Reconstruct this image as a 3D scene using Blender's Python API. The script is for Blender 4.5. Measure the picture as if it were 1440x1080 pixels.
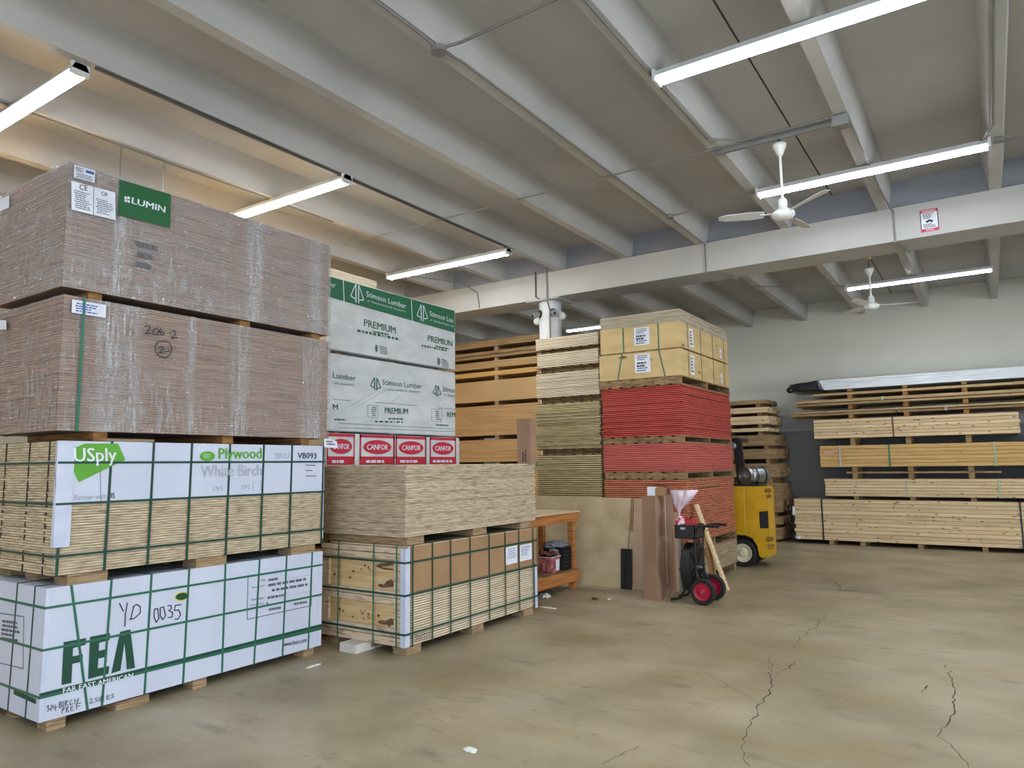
import bpy, bmesh, math, random
from mathutils import Vector, Matrix
random.seed(7)
S = bpy.context.scene
COL = S.collection
for o in list(bpy.data.objects): bpy.data.objects.remove(o)

# ------------------------------------------------------------------ camera
FOC = 1001.7; YAW = math.radians(33.756); PIT = math.radians(6.516); ROL = math.radians(-0.7044); CH = 1.9
_f = Vector((-math.sin(YAW)*math.cos(PIT), math.cos(YAW)*math.cos(PIT), math.sin(PIT)))
_r = Vector((math.cos(YAW), math.sin(YAW), 0)); _u = _r.cross(_f)
RR = _r*math.cos(ROL)+_u*math.sin(ROL); UU = -_r*math.sin(ROL)+_u*math.cos(ROL); FF = _f
cd = bpy.data.cameras.new('camera'); cam = bpy.data.objects.new('camera', cd); COL.objects.link(cam)
cd.sensor_width = 36; cd.lens = FOC/1440*36; cd.clip_end = 200
M = Matrix((RR, UU, -FF)).transposed().to_4x4(); M.translation = (0, 0, CH); cam.matrix_world = M
S.camera = cam
def at(x, y, ax, v):
    """point where the photo's pixel x,y meets the real plane X=v, Y=v or Z=v"""
    d = FF+RR*((x-720)/FOC)-UU*((y-540)/FOC); C0 = Vector((0, 0, CH)); i = 'XYZ'.index(ax)
    return C0+d*((v-C0[i])/d[i])

# ------------------------------------------------------------------ light and exposure
S.view_settings.view_transform = 'Standard'; S.view_settings.look = 'None'
S.view_settings.gamma = 1; S.view_settings.use_curve_mapping = False
S.view_settings.exposure = 0.95
W = bpy.data.worlds.new('sky'); S.world = W; W.use_nodes = True
wb = W.node_tree.nodes['Background']; wb.inputs[0].default_value = (0.62, 0.78, 1.0, 1); wb.inputs[1].default_value = 1.0
TUBE = 84.0
def daylight(name, loc, rot, sx, sy, power, col):
    l = bpy.data.lights.new(name, 'AREA'); l.shape = 'RECTANGLE'; l.size = sx; l.size_y = sy; l.energy = power; l.color = col
    o = bpy.data.objects.new(name, l); COL.objects.link(o); o.location = loc; o.rotation_euler = rot
    return o
# daylight through the two open loading doors (one behind the photographer, one in the right wall)
daylight('door_daylight', (0.5, -5.9, 2.0), (math.radians(-90), 0, math.radians(180)), 5.5, 3.8, 200, (0.80, 0.89, 1.0))
daylight('side_door_daylight', (15.6, 3.0, 1.45), (0, math.radians(90), 0), 2.7, 5.0, 600, (0.80, 0.89, 1.0))

# ------------------------------------------------------------------ materials
def lin(c): return tuple(((v/255)/12.92 if v/255 <= .04045 else ((v/255+.055)/1.055)**2.4) for v in c)+(1,)
MC = {}
def mat(name, c1, c2=None, scale=(1, 1, 1), ns=4, rough=.6, bump=0, lo=.35, hi=.65, detail=4, rnd=0.0, metal=0, knots=None, c3=None, s3=None, spec=.5, emit=None, rough2=None, bscale=None):
    if name in MC: return MC[name]
    m = bpy.data.materials.new(name); m.use_nodes = True; nt = m.node_tree; N = nt.nodes; Lk = nt.links
    b = N['Principled BSDF']; b.inputs['Roughness'].default_value = rough; b.inputs['Metallic'].default_value = metal
    b.inputs['Specular IOR Level'].default_value = spec
    MC[name] = m
    if emit:
        b.inputs['Emission Color'].default_value = lin(c1); b.inputs['Emission Strength'].default_value = emit
    if c2 is None: c2 = tuple(v*.93 for v in c1)
    tc = N.new('ShaderNodeTexCoord'); oi = N.new('ShaderNodeObjectInfo')
    add = N.new('ShaderNodeVectorMath'); add.operation = 'ADD'
    mul = N.new('ShaderNodeMath'); mul.operation = 'MULTIPLY'; mul.inputs[1].default_value = 37.0
    Lk.new(oi.outputs['Random'], mul.inputs[0]); Lk.new(tc.outputs['Object'], add.inputs[0]); Lk.new(mul.outputs[0], add.inputs[1])
    mp = N.new('ShaderNodeMapping'); mp.inputs['Scale'].default_value = scale; Lk.new(add.outputs[0], mp.inputs[0])
    nz = N.new('ShaderNodeTexNoise'); nz.inputs['Scale'].default_value = ns; nz.inputs['Detail'].default_value = detail
    Lk.new(mp.outputs[0], nz.inputs['Vector'])
    mr = N.new('ShaderNodeMapRange'); mr.inputs[1].default_value = lo; mr.inputs[2].default_value = hi; Lk.new(nz.outputs[0], mr.inputs[0])
    mx = N.new('ShaderNodeMix'); mx.data_type = 'RGBA'; mx.inputs[6].default_value = lin(c1); mx.inputs[7].default_value = lin(c2)
    Lk.new(mr.outputs[0], mx.inputs[0]); out = mx.outputs[2]
    if c3:
        n3 = N.new('ShaderNodeTexNoise'); n3.inputs['Scale'].default_value = s3 or 1.5; n3.inputs['Detail'].default_value = 3
        Lk.new(add.outputs[0], n3.inputs['Vector'])
        r3 = N.new('ShaderNodeMapRange'); r3.inputs[1].default_value = .45; r3.inputs[2].default_value = .75; Lk.new(n3.outputs[0], r3.inputs[0])
        m3 = N.new('ShaderNodeMix'); m3.data_type = 'RGBA'; m3.inputs[7].default_value = lin(c3); Lk.new(out, m3.inputs[6]); Lk.new(r3.outputs[0], m3.inputs[0]); out = m3.outputs[2]
    if knots:
        ks, kr, kc = knots
        mk = N.new('ShaderNodeMapping'); mk.inputs['Scale'].default_value = ks; Lk.new(add.outputs[0], mk.inputs[0])
        vo = N.new('ShaderNodeTexVoronoi'); vo.inputs['Scale'].default_value = 1; Lk.new(mk.outputs[0], vo.inputs['Vector'])
        rk = N.new('ShaderNodeMapRange'); rk.inputs[1].default_value = kr*.5; rk.inputs[2].default_value = kr; rk.inputs[3].default_value = 1; rk.inputs[4].default_value = 0
        Lk.new(vo.outputs['Distance'], rk.inputs[0])
        m4 = N.new('ShaderNodeMix'); m4.data_type = 'RGBA'; m4.inputs[7].default_value = lin(kc); Lk.new(out, m4.inputs[6]); Lk.new(rk.outputs[0], m4.inputs[0]); out = m4.outputs[2]
    if rnd:
        hs = N.new('ShaderNodeHueSaturation'); mv = N.new('ShaderNodeMapRange'); mv.inputs[3].default_value = 1-rnd; mv.inputs[4].default_value = 1+rnd
        Lk.new(oi.outputs['Random'], mv.inputs[0]); Lk.new(mv.outputs[0], hs.inputs['Value']); Lk.new(out, hs.inputs['Color']); out = hs.outputs[0]
    Lk.new(out, b.inputs['Base Color'])
    if rough2 is not None:
        rr = N.new('ShaderNodeMapRange'); rr.inputs[3].default_value = rough; rr.inputs[4].default_value = rough2; Lk.new(nz.outputs[0], rr.inputs[0]); Lk.new(rr.outputs[0], b.inputs['Roughness'])
    if bump:
        bp = N.new('ShaderNodeBump'); bp.inputs['Strength'].default_value = bump; bp.inputs['Distance'].default_value = .01
        Lk.new(nz.outputs[0], bp.inputs['Height']); Lk.new(bp.outputs[0], b.inputs['Normal'])
    return m
def plain(name, c, rough=.6, metal=0): return mat(name, c, tuple(min(255, v*1.06) for v in c), ns=6, rough=rough, metal=metal)

m_ceil = mat('painted_concrete', (192, 191, 188), (183, 182, 179), ns=.7, rough=.9, c3=(174, 173, 170), s3=.35, bump=.05, spec=.08)
m_girder = mat('painted_girder', (190, 190, 187), (182, 182, 180), ns=.9, rough=.9, spec=.1)
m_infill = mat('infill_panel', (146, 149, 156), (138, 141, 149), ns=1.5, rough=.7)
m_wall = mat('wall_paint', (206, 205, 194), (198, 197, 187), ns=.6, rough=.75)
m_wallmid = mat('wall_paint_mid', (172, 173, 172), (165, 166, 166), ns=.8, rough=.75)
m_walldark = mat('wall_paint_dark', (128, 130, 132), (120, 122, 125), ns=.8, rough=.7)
m_metal = plain('galvanised_metal', (150, 152, 152), .4, .6)
m_conduit = plain('painted_conduit', (120, 118, 114), .5)
m_conduit_w = plain('white_conduit', (126, 124, 120), .5)
m_black = plain('black_metal', (22, 23, 25), .4)
m_rubber = plain('black_rubber', (26, 26, 27), .8)
m_white = plain('white_paint', (226, 228, 228), .5)
m_fanwhite = plain('fan_white', (222, 226, 222), .4)
m_fixture = plain('fixture_housing', (205, 208, 208), .45)
m_strap = plain('green_strap', (42, 104, 82), .35)
m_strapd = plain('dark_green_strap', (28, 68, 58), .35)
m_strapk = plain('dark_strap', (36, 38, 36), .4)
m_strapo = plain('brown_strap', (96, 52, 38), .4)
m_strapl = plain('pale_green_strap', (150, 172, 140), .4)
m_ink = plain('black_ink', (34, 38, 52), .6)
m_inkg = plain('dark_green_ink', (16, 70, 52), .5)
m_inkg2 = plain('stencil_green_ink', (40, 90, 74), .55)
m_inkgrey = plain('grey_ink', (166, 170, 180), .6)
m_inkgrey2 = plain('text_grey_ink', (92, 96, 104), .6)
m_lime = plain('lime_green_print', (88, 158, 44), .5)
m_green = plain('label_green', (6, 86, 42), .5)
m_stgreen = plain('wrap_green', (14, 98, 64), .45)
m_crimson = plain('wrap_crimson', (190, 40, 62), .5)
m_paper = plain('label_paper', (216, 220, 230), .6)
m_blue = plain('label_blue', (60, 90, 150), .6)
m_yellowink = plain('oval_yellow', (214, 200, 60), .5)
m_card = mat('white_carton', (206, 212, 230), (197, 203, 222), scale=(1, 1, .6), ns=2.2, rough=.55, bump=.06)
m_cardedge = mat('card_guard', (206, 212, 230), (192, 199, 222), ns=6, rough=.55)
m_kraft = mat('kraft_cardboard', (166, 132, 96), (156, 122, 88), ns=2, rough=.75)
m_kraft2 = mat('brown_cardboard', (160, 126, 102), (148, 115, 92), ns=2, rough=.75)
m_birch = mat('birch_ply_edge', (214, 198, 168), (140, 118, 92), scale=(5, 5, 60), ns=1.6, rough=.8, detail=6, lo=.4, hi=.72, bump=.3)
m_birch_s = mat('plywood_sheet_edge', (226, 208, 180), (146, 122, 98), scale=(5.0, 5.0, 80), ns=1.4, rough=.8, detail=6, lo=.42, hi=.7, rnd=.14, bump=.3)
m_cream = mat('cream_ply_edge', (232, 216, 188), (190, 168, 138), scale=(2, 2, 70), ns=1.5, rough=.8, lo=.42, hi=.75, rnd=.06)
m_creamcrate = mat('cream_board_edge', (216, 206, 182), (168, 152, 126), scale=(3, 3, 70), ns=1.5, rough=.8, lo=.45, hi=.75)
m_olive = mat('treated_ply_edge', (208, 192, 144), (156, 138, 92), scale=(2.4, 2.4, 50), ns=1.5, rough=.8, lo=.42, hi=.72, rnd=.1)
m_red = mat('red_painted_edge', (226, 88, 74), (176, 56, 50), scale=(1.6, 1.6, 60), ns=1.6, rough=.7, lo=.45, hi=.78, rnd=.10)
m_red2 = mat('faded_red_edge', (212, 104, 94), (174, 72, 64), scale=(1.6, 1.6, 60), ns=1.6, rough=.7, lo=.45, hi=.78, rnd=.10)
m_orange = mat('orange_painted_edge', (222, 128, 92), (150, 66, 44), scale=(2.5, 2.5, 50), ns=1.6, rough=.75, lo=.45, hi=.75, rnd=.10)
m_mdf = mat('mdf_edge', (190, 158, 114), (168, 136, 94), scale=(1, 1, 30), ns=1.5, rough=.8, rnd=.05)
m_mdfw = mat('mdf_pack_cover', (190, 160, 114), (182, 152, 108), ns=1.2, rough=.75)
m_brown = mat('brown_panel_edge', (176, 142, 120), (112, 86, 70), scale=(1.4, 1.4, 60), ns=1.7, rough=.75, lo=.4, hi=.7, bump=.2)
m_lumber = mat('spruce_board', (222, 198, 158), (194, 164, 122), scale=(1.2, 9, 26), ns=1.6, rough=.8, lo=.4, hi=.75, rnd=.11, knots=((5, 12, 16), .2, (104, 66, 40)))
m_gold = mat('golden_board', (210, 172, 110), (176, 134, 78), scale=(1.2, 9, 26), ns=1.6, rough=.8, lo=.4, hi=.75, rnd=.06, knots=((2.6, 12, 14), .10, (120, 76, 40)))
m_oldboard = mat('weathered_board', (160, 132, 94), (116, 92, 62), scale=(1.5, 6, 22), ns=1.8, rough=.85, lo=.4, hi=.7, rnd=.14)
m_bearer = mat('bearer_wood', (176, 150, 116), (118, 92, 66), scale=(3, 3, 45), ns=2, rough=.85, lo=.4, hi=.7)
m_amber = mat('amber_block', (168, 120, 66), (120, 82, 44), scale=(3, 3, 20), ns=2, rough=.85)
m_pallet = mat('pallet_wood', (150, 122, 84), (104, 80, 54), scale=(4, 4, 10), ns=2, rough=.85, lo=.4, hi=.7, rnd=.1)
m_seam = mat('brown_groove_shade', (96, 76, 54), (74, 58, 42), scale=(2, 2, 1), ns=2, rough=.85)  # shade in the grooves between sheets, put into the colour
m_seam3 = mat('grey_groove_shade', (158, 136, 108), (132, 112, 88), scale=(2, 2, 1), ns=2, rough=.85)  # paler painted groove shade for the birch sheets
m_dull = mat('dull_board', (184, 158, 116), (150, 124, 86), scale=(1.2, 9, 26), ns=1.6, rough=.8, lo=.4, hi=.75, rnd=.12, knots=((4.5, 12, 16), .16, (110, 76, 48)))
m_boardseam = mat('board_groove_shade', (160, 132, 98), (134, 110, 80), ns=3, rough=.85)  # shade of the gaps between boards, painted on their chamfers
m_seam2 = mat('tan_groove_shade', (136, 110, 82), (112, 90, 66), scale=(2, 2, 1), ns=2, rough=.85)  # tan version of the painted groove shade
m_redseam = mat('red_groove_shade', (92, 26, 26), (70, 22, 20), scale=(2, 2, 1), ns=2, rough=.7)  # dark lines between red sheets: shade painted on their chamfers
m_brownseam = mat('panel_groove_shade', (128, 104, 90), (104, 84, 72), ns=3, rough=.8)  # painted shade for the grooves between wrapped panels
m_pine = mat('knotty_pine_board', (220, 192, 144), (196, 162, 112), scale=(1.2, 1.2, 14), ns=2, rough=.7, knots=((5, 5, 7), .13, (98, 58, 36)))
m_rail = mat('pale_crate_rail', (212, 192, 166), (150, 118, 92), scale=(3, 3, 22), ns=2, rough=.8, lo=.5, hi=.72)
m_cratep = mat('crate_plywood', (212, 184, 128), (196, 166, 112), scale=(1, 1, 3), ns=2, rough=.65, knots=((1.3, 1.3, 3.4), .12, (122, 80, 48)))
m_bench = mat('orange_fir', (188, 122, 66), (146, 88, 44), scale=(2, 1.0, 16), ns=2, rough=.6, lo=.4, hi=.7)
m_plysheet = mat('weathered_ply_sheet', (196, 180, 146), (180, 160, 124), scale=(1.2, 1, 2), ns=2.6, rough=.7, c3=(168, 148, 116), s3=2.0, lo=.35, hi=.7)
m_hard = mat('pink_hardboard', (190, 162, 136), (180, 150, 124), ns=1.5, rough=.7)
m_forkyel = mat('forklift_yellow', (204, 158, 12), (190, 144, 10), ns=3, rough=.4, knots=((9, 9, 9), .09, (96, 70, 30)))
m_wheelw = plain('cream_rim', (206, 198, 170), .5)
m_redrim = plain('crimson_rim', (158, 14, 50), .35)
m_silver = plain('brushed_tank', (150, 152, 154), .3, .9)
m_whitewrap = mat('white_woven_wrap', (214, 218, 218), (196, 200, 202), scale=(1, 1, 2), ns=3, rough=.45, bump=.25)
m_whitelum = mat('white_film_wrap', (232, 236, 240), (206, 212, 218), scale=(1, 6, 14), ns=2, rough=.35, bump=.5)
m_blackwrap = mat('black_plastic_wrap', (20, 21, 24), (52, 54, 58), scale=(3, 3, 3), ns=4, rough=.3, bump=1.0, lo=.55, hi=.8)
m_bag = mat('thin_white_bag', (236, 214, 226), (214, 196, 210), ns=8, rough=.4, bump=.6)
m_pink = plain('pink_rag', (196, 60, 84), .8); m_redstuff = plain('red_twine', (140, 32, 36), .8)
m_cloth = plain('grey_cloth', (120, 124, 140), .9); m_crateblk = plain('black_plastic', (28, 30, 34), .5)
m_scrap = plain('white_scrap', (220, 220, 214), .7)

def led():
    m = bpy.data.materials.new('led_tube'); m.use_nodes = True; b = m.node_tree.nodes['Principled BSDF']
    b.inputs['Base Color'].default_value = (.9, .95, 1, 1); b.inputs['Emission Color'].default_value = (.90, .96, 1, 1); b.inputs['Emission Strength'].default_value = TUBE
    return m
m_led = led(); m_tubeback = mat('tube_back', (224, 236, 255), ns=3, rough=.3, emit=2.0)
def warm():
    m = bpy.data.materials.new('added_warm_tube'); m.use_nodes = True; b = m.node_tree.nodes['Principled BSDF']
    b.inputs['Emission Color'].default_value = (1, .62, .22, 1); b.inputs['Emission Strength'].default_value = 260
    return m
m_warm = warm()  # glow for the unseen lamp added behind the packs

def film(name, streak=(40, 40, 3), amt=.5, vert=None, base=.3):
    """clear stretch film: mostly transparent, wrinkled glossy and milky in streaks"""
    m = bpy.data.materials.new(name); m.use_nodes = True; nt = m.node_tree; N = nt.nodes; L = nt.links
    N.remove(N['Principled BSDF']); out = N['Material Output']
    tr = N.new('ShaderNodeBsdfTransparent'); gl = N.new('ShaderNodeBsdfGlossy'); gl.inputs['Roughness'].default_value = .16
    df = N.new('ShaderNodeBsdfDiffuse'); df.inputs[0].default_value = (.62, .62, .64, 1)
    tc = N.new('ShaderNodeTexCoord')
    def nz(sc, s, d=4):
        mp = N.new('ShaderNodeMapping'); mp.inputs['Scale'].default_value = sc; L.new(tc.outputs['Object'], mp.inputs[0])
        n = N.new('ShaderNodeTexNoise'); n.inputs['Scale'].default_value = s; n.inputs['Detail'].default_value = d; L.new(mp.outputs[0], n.inputs['Vector']); return n.outputs[0]
    def rng(a, lo, hi, t0, t1):
        r = N.new('ShaderNodeMapRange'); r.inputs[1].default_value = lo; r.inputs[2].default_value = hi; r.inputs[3].default_value = t0; r.inputs[4].default_value = t1; L.new(a, r.inputs[0]); return r.outputs[0]
    n1 = nz(streak, 1.0, 6); n2 = nz((1.3, 1.3, 1.3), 1.6, 3); n3 = nz((9, 9, 90), 1.2, 4); n4 = nz((70, 70, 7), 1.0, 3)
    mul = N.new('ShaderNodeMath'); mul.operation = 'MULTIPLY'; L.new(rng(n1, .46, .64, 0, 1), mul.inputs[0]); L.new(rng(n2, .42, .62, .15, 1), mul.inputs[1])
    ad = N.new('ShaderNodeMath'); ad.operation = 'MULTIPLY_ADD'; ad.inputs[1].default_value = amt; ad.inputs[2].default_value = base; L.new(mul.outputs[0], ad.inputs[0])
    a3 = N.new('ShaderNodeMath'); a3.operation = 'ADD'; L.new(ad.outputs[0], a3.inputs[0]); L.new(rng(n3, .52, .66, 0, .32), a3.inputs[1])
    a4 = N.new('ShaderNodeMath'); a4.operation = 'ADD'; L.new(a3.outputs[0], a4.inputs[0]); L.new(rng(n4, .60, .66, 0, .30), a4.inputs[1])
    last = a4.outputs[0]
    if vert:
        mp = N.new('ShaderNodeSeparateXYZ'); L.new(tc.outputs['Object'], mp.inputs[0])
        for (c, w) in vert:
            s = N.new('ShaderNodeMath'); s.operation = 'SUBTRACT'; s.inputs[1].default_value = c; L.new(mp.outputs[1], s.inputs[0])
            a = N.new('ShaderNodeMath'); a.operation = 'ABSOLUTE'; L.new(s.outputs[0], a.inputs[0])
            r = rng(a.outputs[0], w*.5, w, .42, 0)
            t = N.new('ShaderNodeMath'); t.operation = 'MULTIPLY'; L.new(r, t.inputs[0]); L.new(rng(nz((60, 60, 2), 1, 3), .4, .6, .25, 1), t.inputs[1])
            q = N.new('ShaderNodeMath'); q.operation = 'ADD'; L.new(last, q.inputs[0]); L.new(t.outputs[0], q.inputs[1]); last = q.outputs[0]
    mg = N.new('ShaderNodeMixShader'); mg.inputs[0].default_value = .42; L.new(gl.outputs[0], mg.inputs[1]); L.new(df.outputs[0], mg.inputs[2])
    bp = N.new('ShaderNodeBump'); bp.inputs['Strength'].default_value = 1; bp.inputs['Distance'].default_value = .02
    ad1 = N.new('ShaderNodeMath'); ad1.operation = 'ADD'; L.new(n1, ad1.inputs[0]); L.new(n4, ad1.inputs[1])
    ad2 = N.new('ShaderNodeMath'); ad2.operation = 'ADD'; L.new(ad1.outputs[0], ad2.inputs[0]); L.new(n3, ad2.inputs[1]); L.new(ad2.outputs[0], bp.inputs['Height']); L.new(bp.outputs[0], gl.inputs['Normal'])
    mx = N.new('ShaderNodeMixShader'); L.new(last, mx.inputs[0]); L.new(tr.outputs[0], mx.inputs[1]); L.new(mg.outputs[0], mx.inputs[2]); L.new(mx.outputs[0], out.inputs['Surface'])
    return m

# ------------------------------------------------------------------ mesh helpers
class MB:
    def __init__(s): s.b = bmesh.new()
    def quad(s, pts):
        try: s.b.faces.new([s.b.verts.new(p) for p in pts])
        except ValueError: pass
    def hexa(s, v):
        V = [s.b.verts.new(p) for p in v]
        for f in ((0, 3, 2, 1), (4, 5, 6, 7), (0, 1, 5, 4), (1, 2, 6, 5), (2, 3, 7, 6), (3, 0, 4, 7)): s.b.faces.new([V[i] for i in f])
    def box(s, x0, x1, y0, y1, z0, z1): s.hexa([(x0, y0, z0), (x1, y0, z0), (x1, y1, z0), (x0, y1, z0), (x0, y0, z1), (x1, y0, z1), (x1, y1, z1), (x0, y1, z1)])
    def cbox(s, x0, x1, y0, y1, z0, z1, c=.003):
        """box with its top and bottom rims chamfered, as the eased edges of a sheet or board"""
        L = [(c, z0), (0, z0+c), (0, z1-c), (c, z1)]; R = []
        for d, z in L: R.append([s.b.verts.new(p) for p in ((x0+d, y0+d, z), (x1-d, y0+d, z), (x1-d, y1-d, z), (x0+d, y1-d, z))])
        s.b.faces.new(R[0][::-1]); s.b.faces.new(R[3])
        for a, b in zip(R, R[1:]):
            for i in range(4): s.b.faces.new((a[i], a[(i+1) % 4], b[(i+1) % 4], b[i]))
    def bar(s, p0, p1, w, t, up=(0, 0, 1)):
        p0 = Vector(p0); p1 = Vector(p1); d = (p1-p0).normalized(); sd = d.cross(Vector(up))
        if sd.length < 1e-5: sd = d.cross(Vector((1, 0, 0)))
        sd.normalize(); u = sd.cross(d); a = sd*w/2; b = u*t/2
        s.hexa([p0-a-b, p0+a-b, p1+a-b, p1-a-b, p0-a+b, p0+a+b, p1+a+b, p1-a+b])
    def tube(s, pts, r, n=8, caps=True):
        pts = [Vector(p) for p in pts]; rings = []; pu = None
        for i, p in enumerate(pts):
            d = (pts[min(i+1, len(pts)-1)]-pts[max(i-1, 0)]).normalized()
            if pu is None: pu = d.cross(Vector((0, 0, 1))) if abs(d.z) < .9 else d.cross(Vector((1, 0, 0)))
            pu = (pu-d*pu.dot(d)).normalized(); q = d.cross(pu); rr = r[i] if isinstance(r, (list, tuple)) else r
            rings.append([s.b.verts.new(p+(pu*math.cos(2*math.pi*k/n)+q*math.sin(2*math.pi*k/n))*rr) for k in range(n)])
        for a, b in zip(rings, rings[1:]):
            for k in range(n): s.b.faces.new((a[k], a[(k+1) % n], b[(k+1) % n], b[k]))
        if caps: s.b.faces.new(rings[0][::-1]); s.b.faces.new(rings[-1])
    def lathe(s, prof, c, ax, n=20):
        """prof: (radius, distance along ax)"""
        ax = Vector(ax).normalized(); u = ax.cross(Vector((0, 0, 1))) if abs(ax.z) < .9 else ax.cross(Vector((1, 0, 0))); u.normalize(); v = ax.cross(u); c = Vector(c); R = []
        for r, h in prof: R.append([s.b.verts.new(c+ax*h+(u*math.cos(2*math.pi*k/n)+v*math.sin(2*math.pi*k/n))*max(r, .0005)) for k in range(n)])
        for a, b in zip(R, R[1:]):
            for k in range(n): s.b.faces.new((a[k], a[(k+1) % n], b[(k+1) % n], b[k]))
        s.b.faces.new(R[0][::-1]); s.b.faces.new(R[-1])
    def prism(s, pts, off):
        off = Vector(off); a = [s.b.verts.new(p) for p in pts]; b = [s.b.verts.new(Vector(p)+off) for p in pts]; n = len(pts)
        s.b.faces.new(a); s.b.faces.new(b[::-1])
        for i in range(n): s.b.faces.new((a[i], b[i], b[(i+1) % n], a[(i+1) % n]))
    def build(s, name, m, parent=None, loc=None, smooth=False, props=None, m2=None):
        bmesh.ops.recalc_face_normals(s.b, faces=s.b.faces)
        org = Vector(loc) if loc is not None else (Vector(parent.get('_o', (0, 0, 0))) if parent else Vector((0, 0, 0)))
        bmesh.ops.translate(s.b, verts=s.b.verts, vec=-org)
        me = bpy.data.meshes.new(name); s.b.to_mesh(me); s.b.free(); me.materials.append(m)
        if m2:
            me.materials.append(m2)
            for p in me.polygons: p.material_index = 1 if abs(p.normal.z) > .3 else 0  # chamfers and flat faces take the painted groove shade
        if smooth:
            for p in me.polygons: p.use_smooth = True
        o = bpy.data.objects.new(name, me); COL.objects.link(o)
        if parent: o.parent = parent
        else: o.location = org
        o['_o'] = tuple(org)
        return o
def tag(o, label=None, cat=None, group=None, kind=None):
    if label: o['label'] = label
    if cat: o['category'] = cat
    if group: o['group'] = group
    if kind: o['kind'] = kind
    return o
def thing(name, label, cat, loc, group=None):
    o = bpy.data.objects.new(name, None); COL.objects.link(o); o.location = loc; o['_o'] = tuple(loc); o.empty_display_size = .1
    return tag(o, label, cat, group)
def bx(name, m, parent, *b, loc=None):
    q = MB(); q.box(*b); return q.build(name, m, parent, loc)
def struct(name, mb, m, parent=None): return tag(mb.build(name, m, parent), kind='structure')

# ---- printing on flat faces. A face is ('X',v) etc; corners are picked where they stand on that face
def affine(face, a, b, c, off):
    A, B, C = (at(p[0], p[1], *face) for p in (a, b, c)); return A+off, B-A, C-A
OFFX = Vector((.004, 0, 0)); OFFY = Vector((0, -.004, 0))
TXT = {}
def text_mesh(s, bold):
    k = (s, 0)
    if k in TXT: return TXT[k]
    cu = bpy.data.curves.new('t', 'FONT'); cu.body = s; cu.resolution_u = 2
    o = bpy.data.objects.new('t', cu); COL.objects.link(o); dg = bpy.context.evaluated_depsgraph_get(); dg.update()
    me = bpy.data.meshes.new_from_object(o.evaluated_get(dg)); vs = [v.co.copy() for v in me.vertices]; fs = [tuple(p.vertices) for p in me.polygons]
    bpy.data.objects.remove(o); bpy.data.curves.remove(cu); bpy.data.meshes.remove(me)
    x0 = min(v.x for v in vs); x1 = max(v.x for v in vs); y0 = min(v.y for v in vs); y1 = max(v.y for v in vs)
    TXT[k] = ([((v.x-x0)/(x1-x0), (v.y-y0)/(y1-y0)) for v in vs], fs); return TXT[k]
def text(parent, s, m, face, a, b, c, off, bold=.02, name='lettering', basis=None):
    A, U, V = basis if basis else affine(face, a, b, c, off); vs, fs = text_mesh(s, bold); q = MB()
    e = bold*.55/max(1, len(s)*.6); n = U.cross(V).normalized()*.0002
    for j, du in enumerate((0,) if bold < .015 else (-e, e)):
        V_ = [q.b.verts.new(A+n*j+U*(u*(1-2*e)+e+du)+V*v) for u, v in vs]
        for f in fs:
            try: q.b.faces.new([V_[i] for i in f])
            except ValueError: pass
    return q.build(name, m, parent)
def poly(parent, name, m, face, pts, off):
    q = MB(); q.quad([at(x, y, *face)+off for x, y in pts]); return q.build(name, m, parent)
def strokes(parent, name, m, face, lines, w, off):
    q = MB(); n = Vector((1, 0, 0)) if face[0] == 'X' else Vector((0, 1, 0))
    for ln in lines:
        P = [at(x, y, *face)+off for x, y in ln]
        for a, b in zip(P, P[1:]):
            if (b-a).length > 1e-4: q.bar(a, b+(b-a).normalized()*w*.3, w, .001, n)
    return q.build(name, m, parent)
def micro(parent, m, basis, rows, seed=0, name='small_print', fill=.55, wl=(.06, .2)):
    """rows of small print too fine to read, as short dashes of ink"""
    rn = random.Random(seed); A, U, V = basis; q = MB()
    for r in range(rows):
        v1 = 1-(r+.2)/rows; v0 = v1-fill/rows; u = rn.uniform(.02, .12); end = rn.uniform(.6, .98)
        while u < end:
            w = min(rn.uniform(*wl), end-u); q.quad([A+U*u+V*v0, A+U*(u+w)+V*v0, A+U*(u+w)+V*v1, A+U*u+V*v1]); u += w+.03
    return q.build(name, m, parent)
def sub(basis, u0, u1, v0, v1, lift=None):
    A, U, V = basis; n = (lift or Vector((0, 0, 0))); return (A+U*u0+V*v0+n, U*(u1-u0), V*(v1-v0))
def panel(parent, name, m, basis, lift=None):
    A, U, V = basis; q = MB(); l = lift or Vector((0, 0, 0)); q.quad([A+l, A+U+l, A+U+V+l, A+V+l]); return q.build(name, m, parent)
def ell(parent, name, m, basis, u, v, ru, rv, lift, n=28):
    A, U, V = basis; q = MB(); q.quad([A+U*(u+ru*math.cos(2*math.pi*k/n))+V*(v+rv*math.sin(2*math.pi*k/n))+lift for k in range(n)]); return q.build(name, m, parent)

# ---- straps round a box
def vstrap(parent, B, y, m=None, y2=None, w=.016, name='strap'):
    x0, x1, _, _, z0, z1 = B; e = .003; y2 = y if y2 is None else y2; q = MB()   # y at top, y2 at bottom
    P = [(x1+e, y2, z0-e), (x1+e, y, z1+e), (x0-e, y, z1+e), (x0-e, y2, z0-e)]
    for a, b in ((0, 1), (1, 2), (2, 3), (3, 0)): q.bar(P[a], P[b], .003, w, (0, 1, 0))
    return q.build(name, m or m_strap, parent)
def ystrap(parent, B, x, m=None, x2=None, w=.016, name='strap'):
    _, _, y0, y1, z0, z1 = B; e = .003; x2 = x if x2 is None else x2; q = MB()
    P = [(x2, y0-e, z0-e), (x, y0-e, z1+e), (x, y1+e, z1+e), (x2, y1+e, z0-e)]
    for a, b in ((0, 1), (1, 2), (2, 3), (3, 0)): q.bar(P[a], P[b], .003, w, (1, 0, 0))
    return q.build(name, m or m_strap, parent)
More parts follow.
